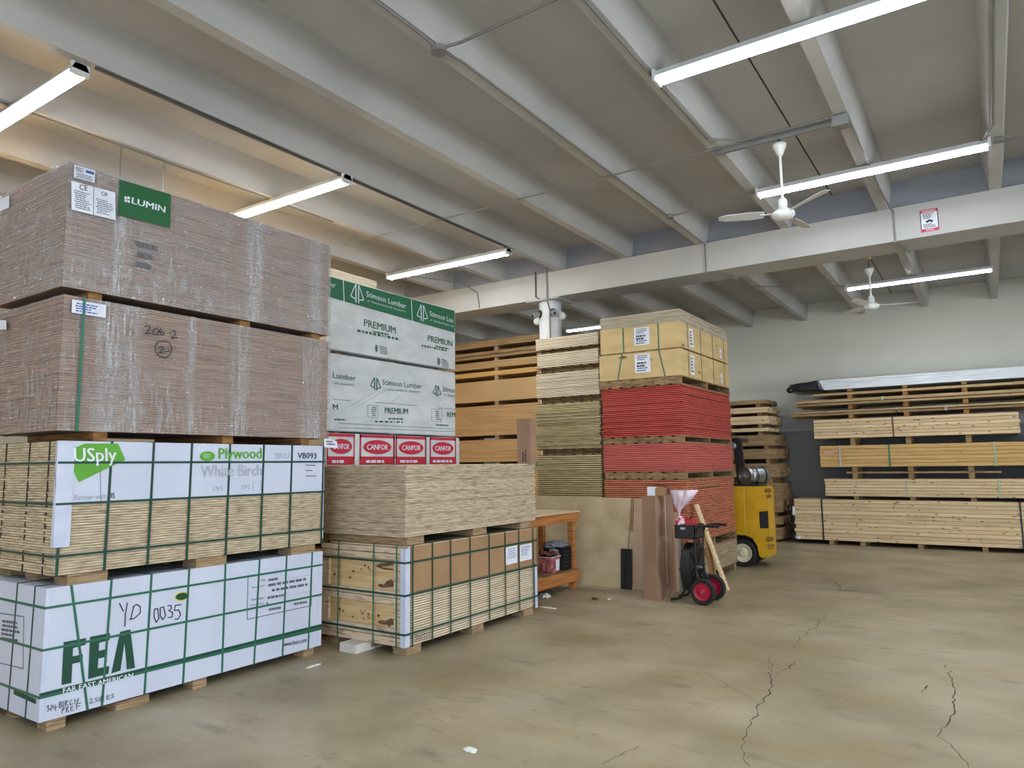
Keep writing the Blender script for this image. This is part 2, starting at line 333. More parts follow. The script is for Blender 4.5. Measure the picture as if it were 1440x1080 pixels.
def hstrap(parent, B, z, m=None, w=.016, name='strap'):
    x0, x1, y0, y1, _, _ = B; e = .004; q = MB(); P = [(x0-e, y0-e, z), (x1+e, y0-e, z), (x1+e, y1+e, z), (x0-e, y1+e, z)]
    for a, b in ((0, 1), (1, 2), (2, 3), (3, 0)): q.bar(P[a], P[b], .003, w, (0, 0, 1))
    return q.build(name, m or m_strap, parent)
def layered(x0, x1, y0, y1, z0, z1, n, jit=.005, c=.0025, rn=random):
    q = MB(); h = (z1-z0)/n
    for i in range(n):
        a = rn.uniform(-jit, jit); b = rn.uniform(-jit, jit); q.cbox(x0+a, x1+a, y0+b, y1+b, z0+i*h, z0+(i+1)*h, c)
    return q
def bearers(parent, B, ys, h, w=.1, m=None, inset=.01, axis='x', blk=0):
    """blocks under the load running across it, their ends on the load's face"""
    x0, x1, y0, y1, z0, z1 = B
    for y in ys:
        n = 4 if m is None else 1
        spans = [(x0+inset, x1-inset)] if not blk else [(x1-inset-blk, x1-inset), ((x0+x1-blk)/2, (x0+x1+blk)/2), (x0+inset, x0+inset+blk)]
        for (xa, xb) in spans:
          q = MB()
          for i in range(n): q.cbox(xa+random.uniform(0, .01), xb-random.uniform(0, .012), y-w/2+random.uniform(-.004, .004), y+w/2, z0-h+i*h/n, z0-h+(i+1)*h/n, .002)
          q.build('bearer', m or m_bearer, parent)

# ---- loose sheets: every sheet an object of its own
def pile(x0, x1, y0, y1, z0, z1, n, m, label, group, name='plywood_sheet', cat='plywood sheet', jit=.006, c=.004, rn=random.Random(3), m2=None):
    h = (z1-z0)/n; q = MB(); q.cbox(x0, x1, y0, y1, 0, h, c); cx, cy = (x0+x1)/2, (y0+y1)/2
    src = q.build(name, m, None, (cx, cy, 0), m2=m2); out = []
    for i in range(n):
        o = src if i == 0 else src.copy()
        if i: COL.objects.link(o)
        o.location = (cx+rn.uniform(-jit, jit), cy+rn.uniform(-jit, jit), z0+i*h)
        if '_o' in o: del o['_o']
        tag(o, label, cat, group); out.append(o)
    return out
def pallet(x0, x1, y0, y1, z0, z1, label, group='pallets', m=None, along='x', n=3, deck=.018, rec=0):
    m = m or m_pallet
    t = thing('pallet', label, 'pallet', ((x0+x1)/2, (y0+y1)/2, z0), group)
    for i in range(n):
        q = MB(); w = .045
        if along == 'x':
            y = y0+rec+w/2+(y1-y0-w-rec)*i/(n-1); q.box(x0, x1, y-w/2, y+w/2, z0+deck, z1-deck)
        else:
            x = x0+w/2+(x1-x0-w)*i/(n-1); q.box(x-w/2, x+w/2, y0, y1, z0+deck, z1-deck)
        q.build('stringer', m, t)
    k = 7
    for zz in (z0, z1-deck):
        for i in range(k):
            q = MB()
            if along == 'x':
                w = (x1-x0)/k*.72; x = x0+w/2+(x1-x0-w)*i/(k-1); q.box(x-w/2, x+w/2, y0-.005, y1+.005, zz, zz+deck)
            else:
                w = (y1-y0)/k*.72; y = y0+w/2+(y1-y0-w)*i/(k-1); q.box(x0-.005, x1+.005, y-w/2, y+w/2, zz, zz+deck)
            q.build('deck_board', m, t)
    return t

# ================================================================== THE ROOM
X0, X1, Y0, Y1, ZS, ZC = -16.0, 16.0, -6.2, 19.2, 5.51, 5.93
GY0, GY1, GZ0 = 11.3, 11.95, 5.02
q = MB(); q.box(X0, X1, Y0, Y1, -.2, 0)
mf = mat('polished_concrete', (176, 164, 139), (142, 130, 104), scale=(.9, .9, 1), ns=1.1, rough=.30, rough2=.55, detail=8, lo=.35, hi=.68, c3=(138, 124, 98), s3=.45, bump=.03, spec=.5)
floor = struct('floor', q, mf)
def floor_nodes():
    nt = mf.node_tree; N = nt.nodes; L = nt.links; b = N['Principled BSDF']; src = b.inputs['Base Color'].links[0].from_socket
    tc = N.new('ShaderNodeTexCoord')
    def layer(src, scale, s, lo, hi, col, amt, rot=0, detail=5):
        mp = N.new('ShaderNodeMapping'); mp.inputs['Scale'].default_value = scale; mp.inputs['Rotation'].default_value = (0, 0, rot); L.new(tc.outputs['Object'], mp.inputs[0])
        n = N.new('ShaderNodeTexNoise'); n.inputs['Scale'].default_value = s; n.inputs['Detail'].default_value = detail; n.inputs['Roughness'].default_value = .65; L.new(mp.outputs[0], n.inputs['Vector'])
        r = N.new('ShaderNodeMapRange'); r.inputs[1].default_value = lo; r.inputs[2].default_value = hi; r.inputs[4].default_value = amt; L.new(n.outputs[0], r.inputs[0])
        m = N.new('ShaderNodeMix'); m.data_type = 'RGBA'; m.inputs[7].default_value = lin(col); L.new(r.outputs[0], m.inputs[0]); L.new(src, m.inputs[6]); return m.outputs[2]
    s = layer(src, (1, 2.2, 1), .8, .5, .68, (150, 128, 84), .5, .4)
    s = layer(s, (1, 3.0, 1), 1.6, .56, .70, (96, 86, 70), .55, .5, 9)
    s = layer(s, (1, 2.5, 1), 3.4, .61, .72, (72, 64, 54), .55, -.35, 12)
    s = layer(s, (1, 1.8, 1), 9, .60, .72, (104, 92, 74), .5, .9, 10)
    s = layer(s, (1, 9, 1), 6, .68, .72, (52, 46, 40), .6, .55, 4)
    s = layer(s, (1, 1, 1), 26, .66, .74, (96, 84, 66), .45, 0)
    s = layer(s, (1, 3, 1), 3, .62, .8, (204, 196, 176), .5, 1.2)
    L.new(s, b.inputs['Base Color'])
floor_nodes()
m_crack = plain('crack_line', (64, 56, 46), .9)
def crack(pts, w=.012, jag=.03, seed=1):
    rn = random.Random(seed); P = [at(x, y, 'Z', 0) for x, y in pts]; out = []
    for a, b in zip(P, P[1:]):
        k = max(2, int((b-a).length/.06)); nrm = (b-a).cross(Vector((0, 0, 1))).normalized()
        for i in range(k): out.append(a.lerp(b, i/k)+nrm*(rn.uniform(-jag, jag) if i else 0))
    out.append(P[-1]); q = MB(); ws = [w*rn.uniform(.25, 1)*(1-.6*abs(2*i/len(out)-1)) for i in range(len(out))]
    for i in range(len(out)-1):
        a, b = out[i], out[i+1]; nrm = (b-a).cross(Vector((0, 0, 1))).normalized(); u = Vector((0, 0, .0015))
        q.quad([a-nrm*ws[i]/2+u, a+nrm*ws[i]/2+u, b+nrm*ws[i+1]/2+u, b-nrm*ws[i+1]/2+u])
    tag(q.build('crack', m_crack, floor), kind='structure')
crack([(1331, 935), (1340, 960), (1344, 985), (1336, 1010), (1330, 1022), (1318, 1036), (1340, 1052), (1352, 1066), (1362, 1079)], .014, .02, 2)
crack([(1081, 920), (1085, 955), (1084, 975), (1068, 990), (1060, 1010), (1050, 1035), (1044, 1055), (1055, 1078)], .013, .025, 3)
crack([(1160, 862), (1150, 878), (1125, 900), (1115, 912)], .012, .03, 4)
crack([(1165, 812), (1180, 822), (1181, 828)], .02, .03, 5)
crack([(1028, 818), (1100, 823), (1170, 829), (1260, 836), (1350, 843), (1440, 850)], .018, .008, 6)
crack([(1172, 829), (1185, 831), (1205, 831)], .06, .01, 16)
crack([(1240, 805), (1330, 812), (1400, 828), (1440, 845)], .012, .02, 7)
crack([(1296, 974), (1305, 964)], .02, .005, 8)
crack([(990, 945), (1060, 985)], .006, .02, 9)
crack([(845, 1075), (898, 1050)], .012, .02, 10)
crack([(1130, 925), (1090, 950)], .012, .03, 11)

# ceiling: slab, joint lines, double-tee stems
q = MB(); q.box(X0, X1, Y0, Y1, ZC, ZC+.2); ceiling = struct('ceiling', q, m_ceil)
stems = [.30-1.353*k for k in range(-11, 12)]
for x in stems:
    q = MB(); a, b = .065, .125
    q.hexa([(x-a, Y0, ZS), (x+a, Y0, ZS), (x+a, Y1, ZS), (x-a, Y1, ZS), (x-b, Y0, ZC), (x+b, Y0, ZC), (x+b, Y1, ZC), (x-b, Y1, ZC)])
    struct('ceiling_rib', q, m_ceil, ceiling)
m_joint = plain('joint_gap', (52, 50, 48), .9)
for k in (1, 5, 9, -3):
    x = .30-1.353*k-.68-0; q = MB(); q.box(x-.008, x+.008, Y0, Y1, ZC-.004, ZC+.001); struct('joint_line', q, m_joint, ceiling)
# girder and infill between the stems over it
q = MB(); q.box(X0, X1, GY0, GY1, GZ0, ZS); struct('trim_1', q, m_girder)
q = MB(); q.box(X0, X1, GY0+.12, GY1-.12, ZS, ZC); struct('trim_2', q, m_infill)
# walls
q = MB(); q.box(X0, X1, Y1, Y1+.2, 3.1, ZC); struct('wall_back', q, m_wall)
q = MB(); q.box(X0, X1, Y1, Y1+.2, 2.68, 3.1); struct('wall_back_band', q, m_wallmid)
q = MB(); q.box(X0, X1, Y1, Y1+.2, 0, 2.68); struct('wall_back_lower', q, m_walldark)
q = MB(); q.box(X0-.2, X0, Y0, Y1, 0, ZC); struct('wall_left', q, m_wall)
q = MB(); q.box(X1, X1+.2, 5.6, Y1, 0, ZC); q.box(X1, X1+.2, Y0, .4, 0, ZC); q.box(X1, X1+.2, .4, 5.6, 4, ZC); struct('wall_right', q, m_wall)
q = MB(); q.box(3.5, X1, Y0-.2, Y0, 0, ZC); q.box(X0, -2.5, Y0-.2, Y0, 0, ZC); q.box(-2.5, 3.5, Y0-.2, Y0, 4, ZC); struct('wall_front', q, m_wall)
q = MB(); q.box(-2.62, -2.5, Y0-.02, Y0+.04, 0, 4.1); q.box(3.5, 3.62, Y0-.02, Y0+.04, 0, 4.1); q.box(-2.62, 3.62, Y0-.02, Y0+.04, 4, 4.12); struct('door_1', q, m_metal)
q = MB(); q.box(X1-.04, X1+.02, .28, .4, 0, 4.1); q.box(X1-.04, X1+.02, 5.6, 5.72, 0, 4.1); q.box(X1-.04, X1+.02, .28, 5.72, 4, 4.12); struct('door_2', q, m_metal)

# column with security cameras
cx, cy = -6.86, 11.62
q = MB(); q.lathe([(.215, 0), (.215, GZ0-.02)], (cx, cy, 0), (0, 0, 1), 28); colm = struct('column', q, m_white)
for p in colm.data.polygons: p.use_smooth = len(p.vertices) == 4
q = MB(); q.box(cx-.36, cx+.36, GY0+.02, GY1-.02, GZ0-.02, GZ0); struct('capital_plate', q, m_girder, colm)
def sec_camera(ang, z, lab, dome=False):
    d = Vector((math.sin(ang), -math.cos(ang), 0)); p = Vector((cx, cy, z))+d*.215
    t = thing('security_camera', lab, 'security camera', tuple(p), 'security cameras on the column')
    if not dome:
        q = MB(); q.lathe([(.07, 0), (.075, .02), (.06, .035)], p, d, 16); q.build('base', m_black, t)
        dd = (d+Vector((0, 0, -.35))).normalized(); q = MB(); q.lathe([(.05, 0), (.058, .03), (.058, .13), (.05, .15)], p+d*.02, dd, 16); q.build('housing', m_metal, t)
        q = MB(); q.lathe([(.028, 0), (.02, .012)], p+d*.02+dd*.15, dd, 12); q.build('lens', m_black, t)
    else:
        q = MB(); q.lathe([(.05, 0), (.075, .03), (.075, .07), (.055, .12), (.02, .14)], p, (d+Vector((0, 0, -.5))).normalized(), 16); q.build('dome', m_fanwhite, t, smooth=True)
sec_camera(-.55+YAW*0, 4.77, 'grey bullet camera facing the room, left one of two dark cameras on the white column')
sec_camera(.75, 4.77, 'dark bullet camera on the right half of the white column, turned aside')
sec_camera(-1.45, 4.70, 'pale dome camera hanging off the left edge of the white column', True)
sec_camera(1.5, 4.74, 'pale dome camera hanging off the right edge of the white column', True)

# ---- LED fixtures
def fixture(x0, x1, y, z, label, group='LED strip fixtures', warmt=False, n=2):
    t = thing('led_strip_light', label, 'ceiling light', ((x0+x1)/2, y, z), group)
    q = MB(); a, b = .075, .045
    q.hexa([(x0, y-a, z-.03), (x1, y-a, z-.03), (x1, y+a, z-.03), (x0, y+a, z-.03), (x0, y-b, z+.03), (x1, y-b, z+.03), (x1, y+b, z+.03), (x0, y+b, z+.03)])
    q.build('housing', m_fixture, t)
    for s in (-.048, .048):
        q = MB(); q.tube([(x0+.03, y+s, z-.052), (x1-.03, y+s, z-.052)], .017, 10); tb = q.build('tube', m_warm if warmt else m_tubeback, t)
        if not warmt:   # LED tubes: the diode side faces the floor
            tb.data.materials.append(m_led)
            for p in tb.data.polygons: p.material_index = 1 if p.normal.z < -.7 else 0
    for xx in (x0, x1-.03):
        q = MB(); q.box(xx, xx+.03, y-.078, y+.078, z-.075, z+.035); q.build('end_cap', m_fixture, t)
    q = MB(); q.tube([((x0+x1)/2, y, z+.03), ((x0+x1)/2, y, z+.06)], .02, 8); q.build('mount', m_metal, t)
    return t
zf = ZS-.045
# along the left aisle
fixture(-9.12, -6.47, 2.85, zf, 'twin-tube light over the shrink-wrapped pack, cut by the left edge of the photo')
fixture(-9.05, -6.36, 5.92, zf, 'twin-tube light whose left end drops behind the top of the wrapped packs')
fixture(-9.16, -6.43, 9.58, zf, 'twin-tube light above the green and white wrapped packs, short of the girder')
fixture(-2.34, .30, 5.95, zf, 'large twin-tube light nearest the camera at the top right of the photo')
fixture(-2.34, .25, 9.42, zf, 'twin-tube light behind the ceiling fan, just before the girder')
fixture(-2.24, .28, 15.8, zf, 'twin-tube light beyond the girder near the back wall on the right')
fixture(-13.2, -10.6, 16.45, zf, 'far twin-tube light over the brown board packs at left of the column')
fixture(-9.12, -6.5, 16.29, zf, 'far twin-tube light between the white column and the crates')
# lights of the same rows outside the picture
for (a, b, y) in ((-2.34, .3, 2.4), (-2.34, .3, -1.6), (-9.1, -6.4, -1.0), (3.1, 5.7, 5.95), (3.1, 5.7, 9.42), (3.1, 5.7, 1.5), (3.1, 5.7, 15.8), (8.5, 11.1, 1.5), (8.5, 11.1, 5.95), (8.5, 11.1, 9.42), (8.5, 11.1, 15.8), (3.1, 5.7, -2.0), (-5.2, -2.6, -3.6)):
    fixture(a, b, y, zf, 'twin-tube light outside the photo\'s frame', 'LED strip fixtures beyond the frame')
wf = fixture(-9.0, -7.6, 4.4, 4.50, 'added warm light, unseen behind the wrapped packs, warming the left ceiling', 'added warm light behind the packs', warmt=True)  # lamp added out of sight to throw warm light on the left ceiling
for xx in (-8.8, -7.8):
    q = MB(); q.tube([(xx, 4.4, 4.53), (xx, 4.4, ZC)], .008, 6); q.build('hanger', m_metal, wf)

# ---- conduits, boxes, fans
def conduit(pts, r, label, m=None, name='conduit'):
    P = [Vector(p) for p in pts]; o = MB(); o.tube(P, r, 6); c = tag(o.build(name, m or m_conduit, None, tuple(P[0])), label, 'conduit', 'ceiling conduits'); return c
def zc(x, y): return at(x, y, 'Z', ZS-.015)
xs5 = .30-1.353*5+.04
conduit([(xs5, 2.95, ZS-.022), (xs5, 9.5, ZS-.022)], .018, 'dark conduit running under a ceiling rib between the three lights on the left', plain('dark_conduit', (70, 68, 64), .5))
conduit([(.30-1.353*6, 1.6, ZS-.012), (.30-1.353*6, 7, ZS-.012)], .012, 'thin conduit under the rib at the far left, above the wrapped pack')
xr = .30-1.353*3+.03
P1 = zc(617, 66)
conduit([(xr+.02, 1.2, ZS-.015), (xr+.02, P1.y-.25, ZS-.015), (P1.x, P1.y, ZS-.03)], .014, 'white conduit entering the round junction box from the top of the photo', m_conduit_w)
conduit([(P1.x, P1.y, ZS-.03), (xr+.05, P1.y+.3, ZS-.015), (xr+.05, 9.9, ZS-.015), (xr+.05, GY0-.02, ZS-.02), (xr+.05, GY0-.02, GZ0-.02), (xr+.3, GY0+.25, GZ0-.02), (xr+.35, GY1, GZ0-.02)], .012, 'thin conduit from the round junction box along a rib and down the girder face')
conduit([(P1.x, P1.y, ZS-.03), (P1.x+.2, P1.y+.05, ZS-.02), (-2.4, P1.y+.02, ZS-.02), (.2, P1.y+.02, ZS-.02)], .014, 'thin conduit branching right from the round junction box')
q = MB(); q.lathe([(.07, 0), (.07, .05), (.05, .06)], (P1.x, P1.y, ZS-.07), (0, 0, 1), 16); q.tube([(P1.x, P1.y, ZS-.02), (P1.x, P1.y, ZS)], .03, 8)
tag(q.build('junction_box', m_conduit_w, None, tuple(P1)), 'round white junction box on the ceiling rib at the top of the photo', 'junction box')
a = at(465, 351, 'Z', ZS-.02); b = at(1000, 209, 'Z', ZS-.02)
yc = (a.y+b.y)/2
conduit([(-8.5, yc, ZS-.014), (b.x, yc, ZS-.014), (-1.05, yc, ZS-.014)], .011, 'long thin conduit crossing under the ribs from the wrapped packs to the fan channel', m_conduit_w)
xc2 = .30-1.353*2+.03
conduit([(xc2, 3.2, ZS-.015), (xc2, yc-.3, ZS-.015), (xc2+.3, yc-.04, ZS-.018), (-1.1, yc-.04, ZS-.018)], .013, 'conduit that follows the rib left of the large light and turns to the fan channel')
c = at(1100, 187, 'Z', ZS-.05)
q = MB(); q.box(-2.45, -1.0, yc+.06, yc+.10, ZS-.06, ZS-.0); tag(q.build('strut_channel', m_metal, None, (-1.7, yc+.08, ZS)), 'grey strut channel under the ribs carrying the near ceiling fan', 'strut channel')
q = MB(); q.box(-1.14, -.98, yc-.06, yc+.08, ZS-.13, ZS-.02); q.tube([(-1.06, yc+.01, ZS-.02), (-1.06, yc+.01, ZS)], .02, 6); tag(q.build('junction_box', m_metal, None, (-1.06, yc, ZS-.07)), 'grey square junction box at the right end of the fan channel', 'junction box')
xa1 = .30-1.353*1+.06
conduit([(xa1, yc, ZS-.02), (xa1+.02, 10.6, ZS-.02), (xa1+.07, GY0-.03, ZS-.06), (xa1+.07, GY0-.03, GZ0-.02), (xa1+.14, GY0+.3, GZ0-.02), (xa1+.2, GY1+.05, GZ0-.02)], .015, 'conduit from the square junction box along the rib and down the girder beside the sign')
conduit([(.27, 3, ZS-.022), (.27, 9.0, ZS-.022), (.15, 9.42, ZS-.02)], .018, 'conduit running along the rib at the right edge to the light behind the fan')
conduit([(.28, 9.42, ZS-.02), (1.2, 9.5, ZS-.03), (3.0, 9.5, ZS-.03)], .012, 'conduit leaving the light behind the fan towards the right edge')
conduit([(.28, 9.55, ZS-.02), (3.0, 9.75, ZS-.03)], .012, 'lower of two thin conduits at the right edge of the photo')
j2 = at(942, 305, 'Z', ZS-.03)
conduit([(j2.x, j2.y, ZS-.02), (j2.x+.4, j2.y-.02, ZS-.02), (-2.3, 9.45, ZS-.02)], .011, 'short conduit from the small round box to the light behind the fan', m_conduit_w)
q = MB(); q.lathe([(.055, 0), (.055, .05)], (j2.x, j2.y, ZS-.05), (0, 0, 1), 12); tag(q.build('junction_box', m_conduit_w, None, tuple(j2)), 'small round junction box on the rib just before the girder', 'junction box')
# lines behind and on the girder
conduit([(-9.5, GY1+.03, GZ0+.1), (xa1+.2, GY1+.03, GZ0+.1)], .012, 'long dark conduit along the back edge of the girder', plain('dark_conduit2', (64, 60, 52), .6))
conduit([(-6.97, GY0-.02, ZS+.05), (-6.97, GY0-.02, GZ0+.05), (-6.9, GY0-.02, GZ0+.01)], .014, 'dark conduit down the girder face just left of the column', MC['dark_conduit'])
conduit([(-6.72, GY0-.02, ZS+.1), (-6.72, GY0-.02, GZ0-.05), (-6.74, cy-.22, GZ0-.2), (-6.74, cy-.22, 3.9)], .014, 'pale conduit down the girder and the front of the white column', m_conduit_w)
conduit([(-9.16, 9.58, ZS-.03), (-8.9, 9.9, ZS-.02), (-8.45, 10.9, ZS-.02), (-8.35, GY0-.02, ZS-.15), (-8.3, GY0-.02, GZ0+.02)], .012, 'thin conduit curving from the left light down the girder over the green wrapped pack')
y3 = 13.2
conduit([(-4.2, y3, ZS-.012), (-2.3, y3, ZS-.012), (-2.1, y3-.3, ZS-.012)], .01, 'thin looped conduit under the ribs beyond the girder')
conduit([(-4.0, 14.6, ZS-.012), (-2.2, 15.8, ZS-.02)], .01, 'thin conduit running to the light near the back wall')

def fan(x, y, ztop, drop, label, ang, mount=None):
    t = thing('ceiling_fan', label, 'ceiling fan', (x, y, ztop), 'white ceiling fans')
    q = MB(); q.lathe([(.075, 0), (.07, -.03), (.035, -.11), (.03, -.13)], (x, y, ztop), (0, 0, 1), 16); q.build('canopy', m_fanwhite, t, smooth=True)
    zb = ztop-drop; q = MB(); q.tube([(x, y, ztop-.1), (x, y, zb+.1)], .014, 10); q.build('downrod', m_fanwhite, t)
    q = MB(); q.lathe([(.03, .16), (.045, .14), (.045, .05), (.07, .03), (.115, .0), (.12, -.035), (.08, -.07), (.03, -.08)], (x, y, zb), (0, 0, 1), 24); q.build('motor', m_fanwhite, t, smooth=True)
    for k in range(3):
        a = ang+k*2*math.pi/3; d = Vector((math.cos(a), math.sin(a), 0)); n = Vector((-d.y, d.x, 0)); c0 = Vector((x, y, zb-.01))
        q = MB(); q.bar(c0+d*.09, c0+d*.24, .04, .006); q.build('blade_arm', m_fanwhite, t)
        q = MB(); pts = []
        for s, w, tw in ((.2, .055, .35), (.35, .07, .3), (.6, .065, .2), (.68, .04, .15)):
            v = (n*math.cos(tw)+Vector((0, 0, 1))*math.sin(tw))*w; pts.append((c0+d*s-v, c0+d*s+v))
        for (a0, b0), (a1, b1) in zip(pts, pts[1:]):
            u = Vector((0, 0, .004)); q.hexa([a0, b0, b1, a1, a0+u, b0+u, b1+u, a1+u])
        q.build('blade', m_fixture, t)
    if mount: mount(t)
f1 = at(1096, 203, 'Y', yc+.08)
f1x = f1.x
def m1(t):
    q = MB(); q.tube([(f1x, yc+.08, ZS-.06), (f1x, yc+.08, ZS-.12)], .008, 6); q.build('hook', m_black, t)
fan(f1x, yc+.08, ZS-.12, .78, 'white three-blade ceiling fan hanging from the grey channel in front of the twin-tube light', math.radians(200), m1)
f2 = at(1222, 378, 'Y', 13.0)
def m2(t):
    q = MB(); q.tube([(f2.x, 13.0, f2.z), (f2.x, 13.0, ZC)], .008, 6); q.build('hook', m_black, t)
    q = MB(); q.lathe([(.04, 0), (.045, .06), (.07, .12)], (f2.x, 13.0, ZS-.25), (0, 0, 1), 12); q.build('cap', plain('cream_cap', (206, 190, 130), .5), t)
    q = MB(); q.box(f2.x-.7, f2.x+.7, 12.98, 13.02, ZS-.04, ZS); q.build('cross_bar', m_metal, t)
fan(f2.x, 13.0, f2.z, .62, 'white three-blade ceiling fan beyond the girder, in front of the farthest light at right', math.radians(15), m2)

# warning sign on the girder
A = at(1295.5, 327.5, 'Y', GY0); B = at(1321, 322, 'Y', GY0); Ct = at(1295, 296.5, 'Y', GY0)
sg = thing('warning_sign', 'small red and white warning notice fixed to the face of the girder', 'sign', tuple(A))
bs = (Vector((A.x, GY0-.006, A.z)), Vector((B.x-A.x, 0, 0)), Vector((0, 0, Ct.z-A.z)))
q = MB(); q.box(A.x, B.x, GY0-.006, GY0, A.z, Ct.z); q.build('plate', m_paper, sg)
l1 = Vector((0, -.001, 0)); l2 = Vector((0, -.002, 0))
panel(sg, 'header', m_crimson, sub(bs, 0, 1, .86, 1), l1); panel(sg, 'footer', m_crimson, sub(bs, 0, 1, 0, .14), l1)
text(sg, 'WARNING', m_paper, None, None, None, None, None, basis=sub(bs, .12, .88, .88, .97, l2)); text(sg, 'AVISO', m_paper, None, None, None, None, None, basis=sub(bs, .25, .75, .03, .12, l2))
micro(sg, m_ink, sub(bs, .1, .9, .58, .84, l1), 4, 3); micro(sg, m_ink, sub(bs, .1, .9, .17, .36, l1), 3, 4)
q = MB(); Ab, Ub, Vb = sub(bs, .28, .72, .38, .56, l2); q.quad([Ab+Vb*.5, Ab+Ub*.5+Vb*.95, Ab+Ub+Vb*.5, Ab+Ub*.8+Vb*.05, Ab+Ub*.5+Vb*.4, Ab+Ub*.2+Vb*.05]); q.build('pictogram', m_ink, sg)
for u in (0, .95): panel(sg, 'border', m_ink, sub(bs, u, u+.05, .14, .86), l1)

# ================================================================== STACK 1 (near left): crate, birch pack, two wrapped packs
XF = -5.87
fx = ('X', XF+.004)
# --- white-boxed pack on the floor
B = (-7.10, -5.88, 2.57, 5.20, .085, 1.035); fF = ('X', -5.88)
t1 = thing('boxed_plywood_pack', 'white cardboard-boxed plywood pack with big green FEA letters, standing on the floor', 'plywood pack', (-6.5, 3.86, 0))
cart1 = bx('carton', m_card, t1, *B)
for (ya, yb) in ((2.60, 2.61), (5.14, 5.15)): bx('carton_seam', m_cardedge, t1, B[0]+.1, B[1]+.002, ya, yb, B[4]+.01, B[5]-.01)
bearers(t1, (B[0], B[1]-.01, B[2], B[3], B[4], B[5]), (2.70, 3.86, 5.06), .085, .13, blk=.16)
q = MB(); q.box(-6.2, -5.93, 3.15, 3.42, .0, .06); q.build('bearer', m_bearer, t1)
for (ya, yb) in ((821, 997), (811, 993), (806, 973), (799, 963), (792, 945), (787, 933), (780, 923), (775, 915)): pass
ST = [((100, 823), (123, 997)), ((157, 810), (143, 993)), ((213, 807), (203, 973)), ((266, 798), (257, 963)), ((317, 790), (312, 945)), ((365, 785), (357, 933)), ((403, 780), (397, 923)), ((439, 775), (433, 915))]
for a, b in ST: vstrap(t1, B, at(*a, 'X', -5.88).y, m_strap, at(*b, 'X', -5.88).y, w=.018)
for p in ((250, 826), (250, 876.5), (250, 933)): hstrap(t1, B, at(*p, 'X', -5.88).z, m_strap, w=.018)
for x in ((25, 825), (50, 825)): X = at(*x, 'Y', 2.57).x; ystrap(t1, B, X, m_strapd, X-.03)
def fp(pts, name, m, off=OFFX, par=cart1, face=fF): return poly(par, name, m, face, pts, off)
z5 = lambda x, y: (50+x/5.4, 840+y/5.4)
fp([z5(*p) for p in ((195, 665), (212, 340), (382, 308), (378, 360), (283, 385), (280, 448), (357, 432), (355, 487), (277, 505), (270, 650))], 'logo_letter', m_inkg)
fp([z5(*p) for p in ((397, 620), (412, 300), (565, 270), (560, 325), (482, 345), (478, 405), (545, 390), (540, 450), (475, 465), (470, 540), (557, 520), (552, 580))], 'logo_letter', m_inkg)
fp([z5(*p) for p in ((573, 578), (640, 262), (718, 243), (754, 535), (690, 548), (666, 485), (642, 556))], 'logo_letter', m_inkg)
fp([z5(*p) for p in ((642, 556), (672, 350), (690, 548), (666, 485))], 'logo_flame', m_card, OFFX*1.4)
fp([(52, 983), (52, 976), (453, 877), (453, 885)], 'green_band', m_inkg)
text(cart1, 'FAR EAST AMERICAN', m_paper, fF, z5(205, 728), z5(738, 607), z5(205, 690), OFFX*1.6, .03)
text(cart1, 'www.feaco.com', m_ink, fF, (399, 909.5), (430.5, 902.5), (399, 903), OFFX)
q = MB(); z7 = lambda x, y: (340+x/7.2, 780+y/7.2)
strokes(cart1, 'label_outline', m_inkgrey2, fF, [[z7(60, 228), z7(710, 120), z7(700, 515), z7(52, 655), z7(60, 228)]], .006, OFFX)
bb = affine(fF, z7(75, 560), z7(690, 450), z7(80, 250), OFFX)
for i, s in enumerate(['PO:', 'Description:', 'Destination:', 'Packing Date:']):
    y = (258, 330, 450, 510)[i]; w = (45, 130, 130, 140)[i]; x = (195, 100, 95, 80)[i]
    text(cart1, s, m_inkgrey2, fF, z7(x, y+18), z7(x+w, y+18-w*.17), z7(x, y-8), OFFX, .01)
for i, (x, y, w) in enumerate(((255, 262, 125), (250, 315, 430), (250, 372, 430), (250, 440, 230), (245, 498, 30), (260, 560, 150), (510, 505, 160))):
    micro(cart1, m_inkgrey2, affine(fF, z7(x, y+8), z7(x+w, y+8-w*.17), z7(x, y-20), OFFX), 1, i, fill=.9)
strokes(cart1, 'label_rule', m_inkgrey, fF, [[z7(400, 250), z7(690, 205)], [z7(480, 410), z7(690, 370)], [z7(280, 500), z7(690, 425)]], .003, OFFX)
bo = affine(fF, (245, 845), (266, 842), (245, 834), OFFX)
ell(cart1, 'oval_mark', m_yellowink, bo, .5, .45, .5, .6, Vector((0, 0, 0))); ell(cart1, 'oval_mark', m_inkg, bo, .5, .45, .42, .46, Vector((.001, 0, 0)))
H = lambda L: [[z5(*p) for p in ln] for ln in L]
strokes(cart1, 'handwriting', m_ink, fF, H([[(635, 45), (665, 105)], [(695, 40), (680, 130), (677, 218)], [(745, 65), (720, 165)], [(735, 75), (765, 52), (795, 70), (792, 120), (750, 158), (712, 168)],
    [(925, 85), (900, 90), (898, 150), (915, 190), (935, 160), (925, 85)], [(970, 70), (945, 80), (945, 140), (965, 170), (985, 140), (970, 70)], [(1000, 65), (1025, 60), (1030, 85), (1010, 100), (1040, 115), (1035, 150), (1005, 152)], [(1105, 55), (1060, 60), (1052, 100), (1085, 95), (1100, 130), (1080, 165), (1055, 165)]]), .008, OFFX)
